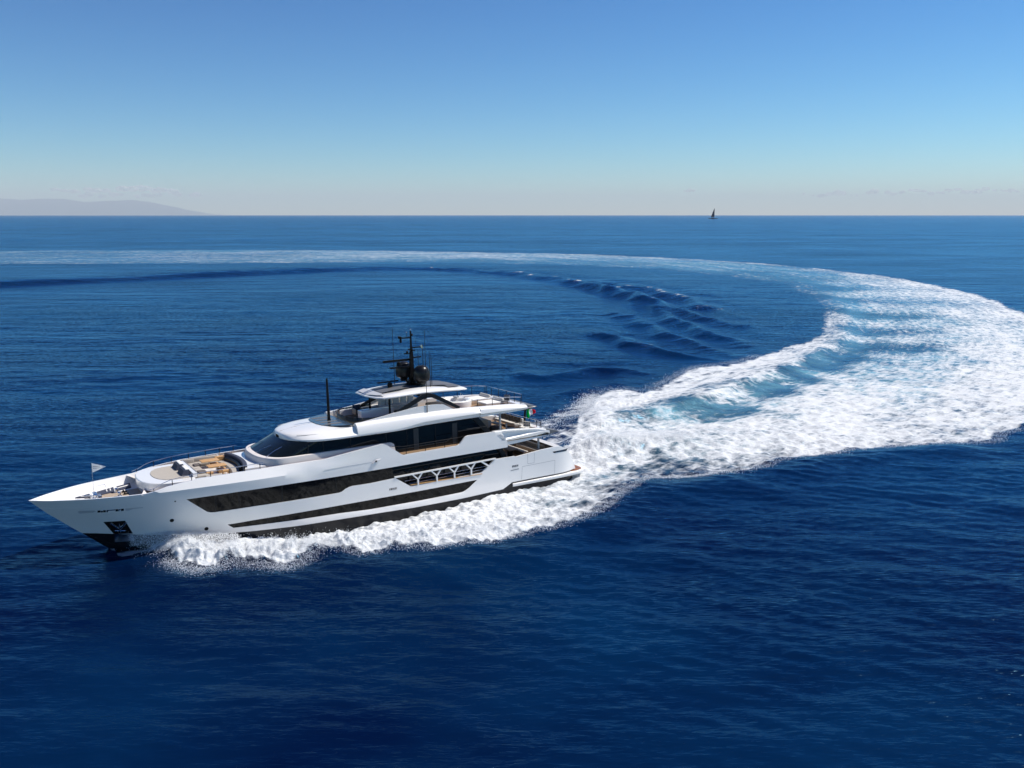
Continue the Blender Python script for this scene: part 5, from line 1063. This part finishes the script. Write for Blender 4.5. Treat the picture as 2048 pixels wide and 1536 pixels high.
# gull gliding high on the left
bd = MB(); bp_ = Vector((at(394.5, 420), 420, 23.5 + (430 - 285) / 1774 * 420))
rows = []
for i in range(11):
    q = -.5 + i / 10; w = .06 * max(.05, 1 - (abs(q + .08) * 2) ** 2); rows.append([(q * .6, w * math.cos(R(60 * k)), w * math.sin(R(60 * k)) * .8) for k in range(6)])
bd.loft(rows)
for s in (1, -1): bd.loft([[(.1, s * .03, .03), (-.1, s * .03, .03), (-.1, s * .03, .015), (.1, s * .03, .015)], [(.14, s * .38, .12), (-.02, s * .38, .12), (-.02, s * .38, .11), (.14, s * .38, .11)], [(-.02, s * .78, .05), (-.06, s * .78, .05), (-.06, s * .78, .045), (-.02, s * .78, .045)]])
mat('gull_grey', (.12, .13, .15), .8)
bo = bd.build('gull', 'gull_grey', fix=False); bo.location = bp_; bo.rotation_euler = (R(5), 0, R(75)); tag(bo, 'small grey gull gliding alone in the left sky', 'bird')
# the air: pale even haze
hm_ = bpy.data.materials.new('sea_haze'); hm_.use_nodes = True; nt = hm_.node_tree; nt.nodes.clear(); ou = nt.nodes.new('ShaderNodeOutputMaterial'); v = nt.nodes.new('ShaderNodeVolumePrincipled')
v.inputs['Density'].default_value = 1.5e-5; v.inputs['Color'].default_value = (.90, .97, 1, 1); v.inputs['Anisotropy'].default_value = .0
nt.links.new(v.outputs[0], ou.inputs['Volume']); MATS['haze'] = hm_
hz_ = MB().box((0, 62000, 1398.5), (240000, 140000, 2803)).build('haze', 'haze', angle=0); tag(hz_, 'thin pale sea haze fading the far horizon', None, None, 'stuff')
# ---------------------------------------------------------------- flying spray: drops thrown up along the bow wave, the rim of the foam and astern
mat('spray_white', (.93, .94, .945), .6)
def seaz(px, py):
    """height of the sea sheet at a point"""
    d = np.hypot(px, py); a = np.arctan2(px, py)
    fi = np.clip((a - A0[0]) / (A0[1] - A0[0]), 0, NA - 2).astype(int); fj = np.clip((1 / d - 1 / D_NEAR) / ((1 / D_FAR - 1 / D_NEAR) / (NR - 1)), 0, NR - 2).astype(int)
    return Z[fj * NA + fi]
def drops():
    P = []; S = []
    def along(line, n, spread, up, size, t0=0, t1=1, bias=(0, 0)):
        L = np.array(line, float); seg = np.hypot(*(L[1:] - L[:-1]).T); cum = np.concatenate([[0], np.cumsum(seg)]) / seg.sum()
        t = t0 + (t1 - t0) * rng.random(n); x = np.interp(t, cum, L[:, 0]); y = np.interp(t, cum, L[:, 1])
        x = x + rng.normal(0, spread, n) + bias[0]; y = y + rng.normal(0, spread, n) + bias[1]
        z = seaz(x, y) + np.abs(rng.exponential(up, n)); P.append(np.stack([x, y, z], 1)); S.append(size * np.minimum(rng.lognormal(0, .5, n), 2.0))
    along(bc, 30000, .6, .10, 0.0135, .02, .62); along(bc, 12000, .45, .16, 0.012, .05, .34)
    along(NEAR[3:32], 14000, .3, .05, 0.013); along(NEAR[2:12], 6000, .45, .05, 0.011, 0, 1, (.3, -.7))
    along(NEAR[28:], 6000, .4, .06, 0.017)
    along([(6.2, 84.2), (8.5, 84.8), (12, 87), (18, 89)], 14000, .9, .22, 0.017); along([(10.5, 114), (9, 107), (11, 100)], 5000, .8, .2, 0.024)
    along(INNER[1:12], 6000, .6, .09, .018); along([(1, 92), (5, 98), (9, 107)], 3000, 1.2, .06, 0.022)
    # the thin sheet of water peeling off the stem
    n = 20000; t = rng.random(n); q = rng.random(n) ** .7
    x0 = -27.6 + 7.5 * t; y0 = 60.55 + 0.9 * t; out = q * (1.0 + 2.1 * t); z = (1.15 * np.sin(np.pi * np.clip(.32 + .62 * q, 0, 1)) + .25) * (1 - .45 * t) + rng.normal(0, .07, n)
    P.append(np.stack([x0 + .53 * out + rng.normal(0, .08, n), y0 - .85 * out + rng.normal(0, .08, n), z], 1)); S.append(.013 * rng.lognormal(0, .4, n))
    P = np.concatenate(P); S = np.concatenate(S); n = len(P)
    O = np.array([(1, 0, 0), (-1, 0, 0), (0, 1, 0), (0, -1, 0), (0, 0, 1), (0, 0, -1)], float); F = np.array([(0, 2, 4), (2, 1, 4), (1, 3, 4), (3, 0, 4), (2, 0, 5), (1, 2, 5), (3, 1, 5), (0, 3, 5)])
    co = (P[:, None, :] + O[None] * S[:, None, None]).reshape(-1, 3).astype(np.float32); fi = (F[None] + (np.arange(n) * 6)[:, None, None]).reshape(-1).astype(np.int32)
    me = bpy.data.meshes.new('spray'); me.vertices.add(len(co)); me.vertices.foreach_set('co', co.ravel()); me.loops.add(len(fi)); me.loops.foreach_set('vertex_index', fi)
    me.polygons.add(n * 8); me.polygons.foreach_set('loop_start', np.arange(n * 8, dtype=np.int32) * 3); me.polygons.foreach_set('use_smooth', np.ones(n * 8, bool)); me.update(calc_edges=True)
    me.materials.append(MATS['spray_white']); o = bpy.data.objects.new('spray', me); C.objects.link(o)
    tag(o, 'white drops of spray flung up along the bow wave and wake', None, None, 'stuff')
drops()
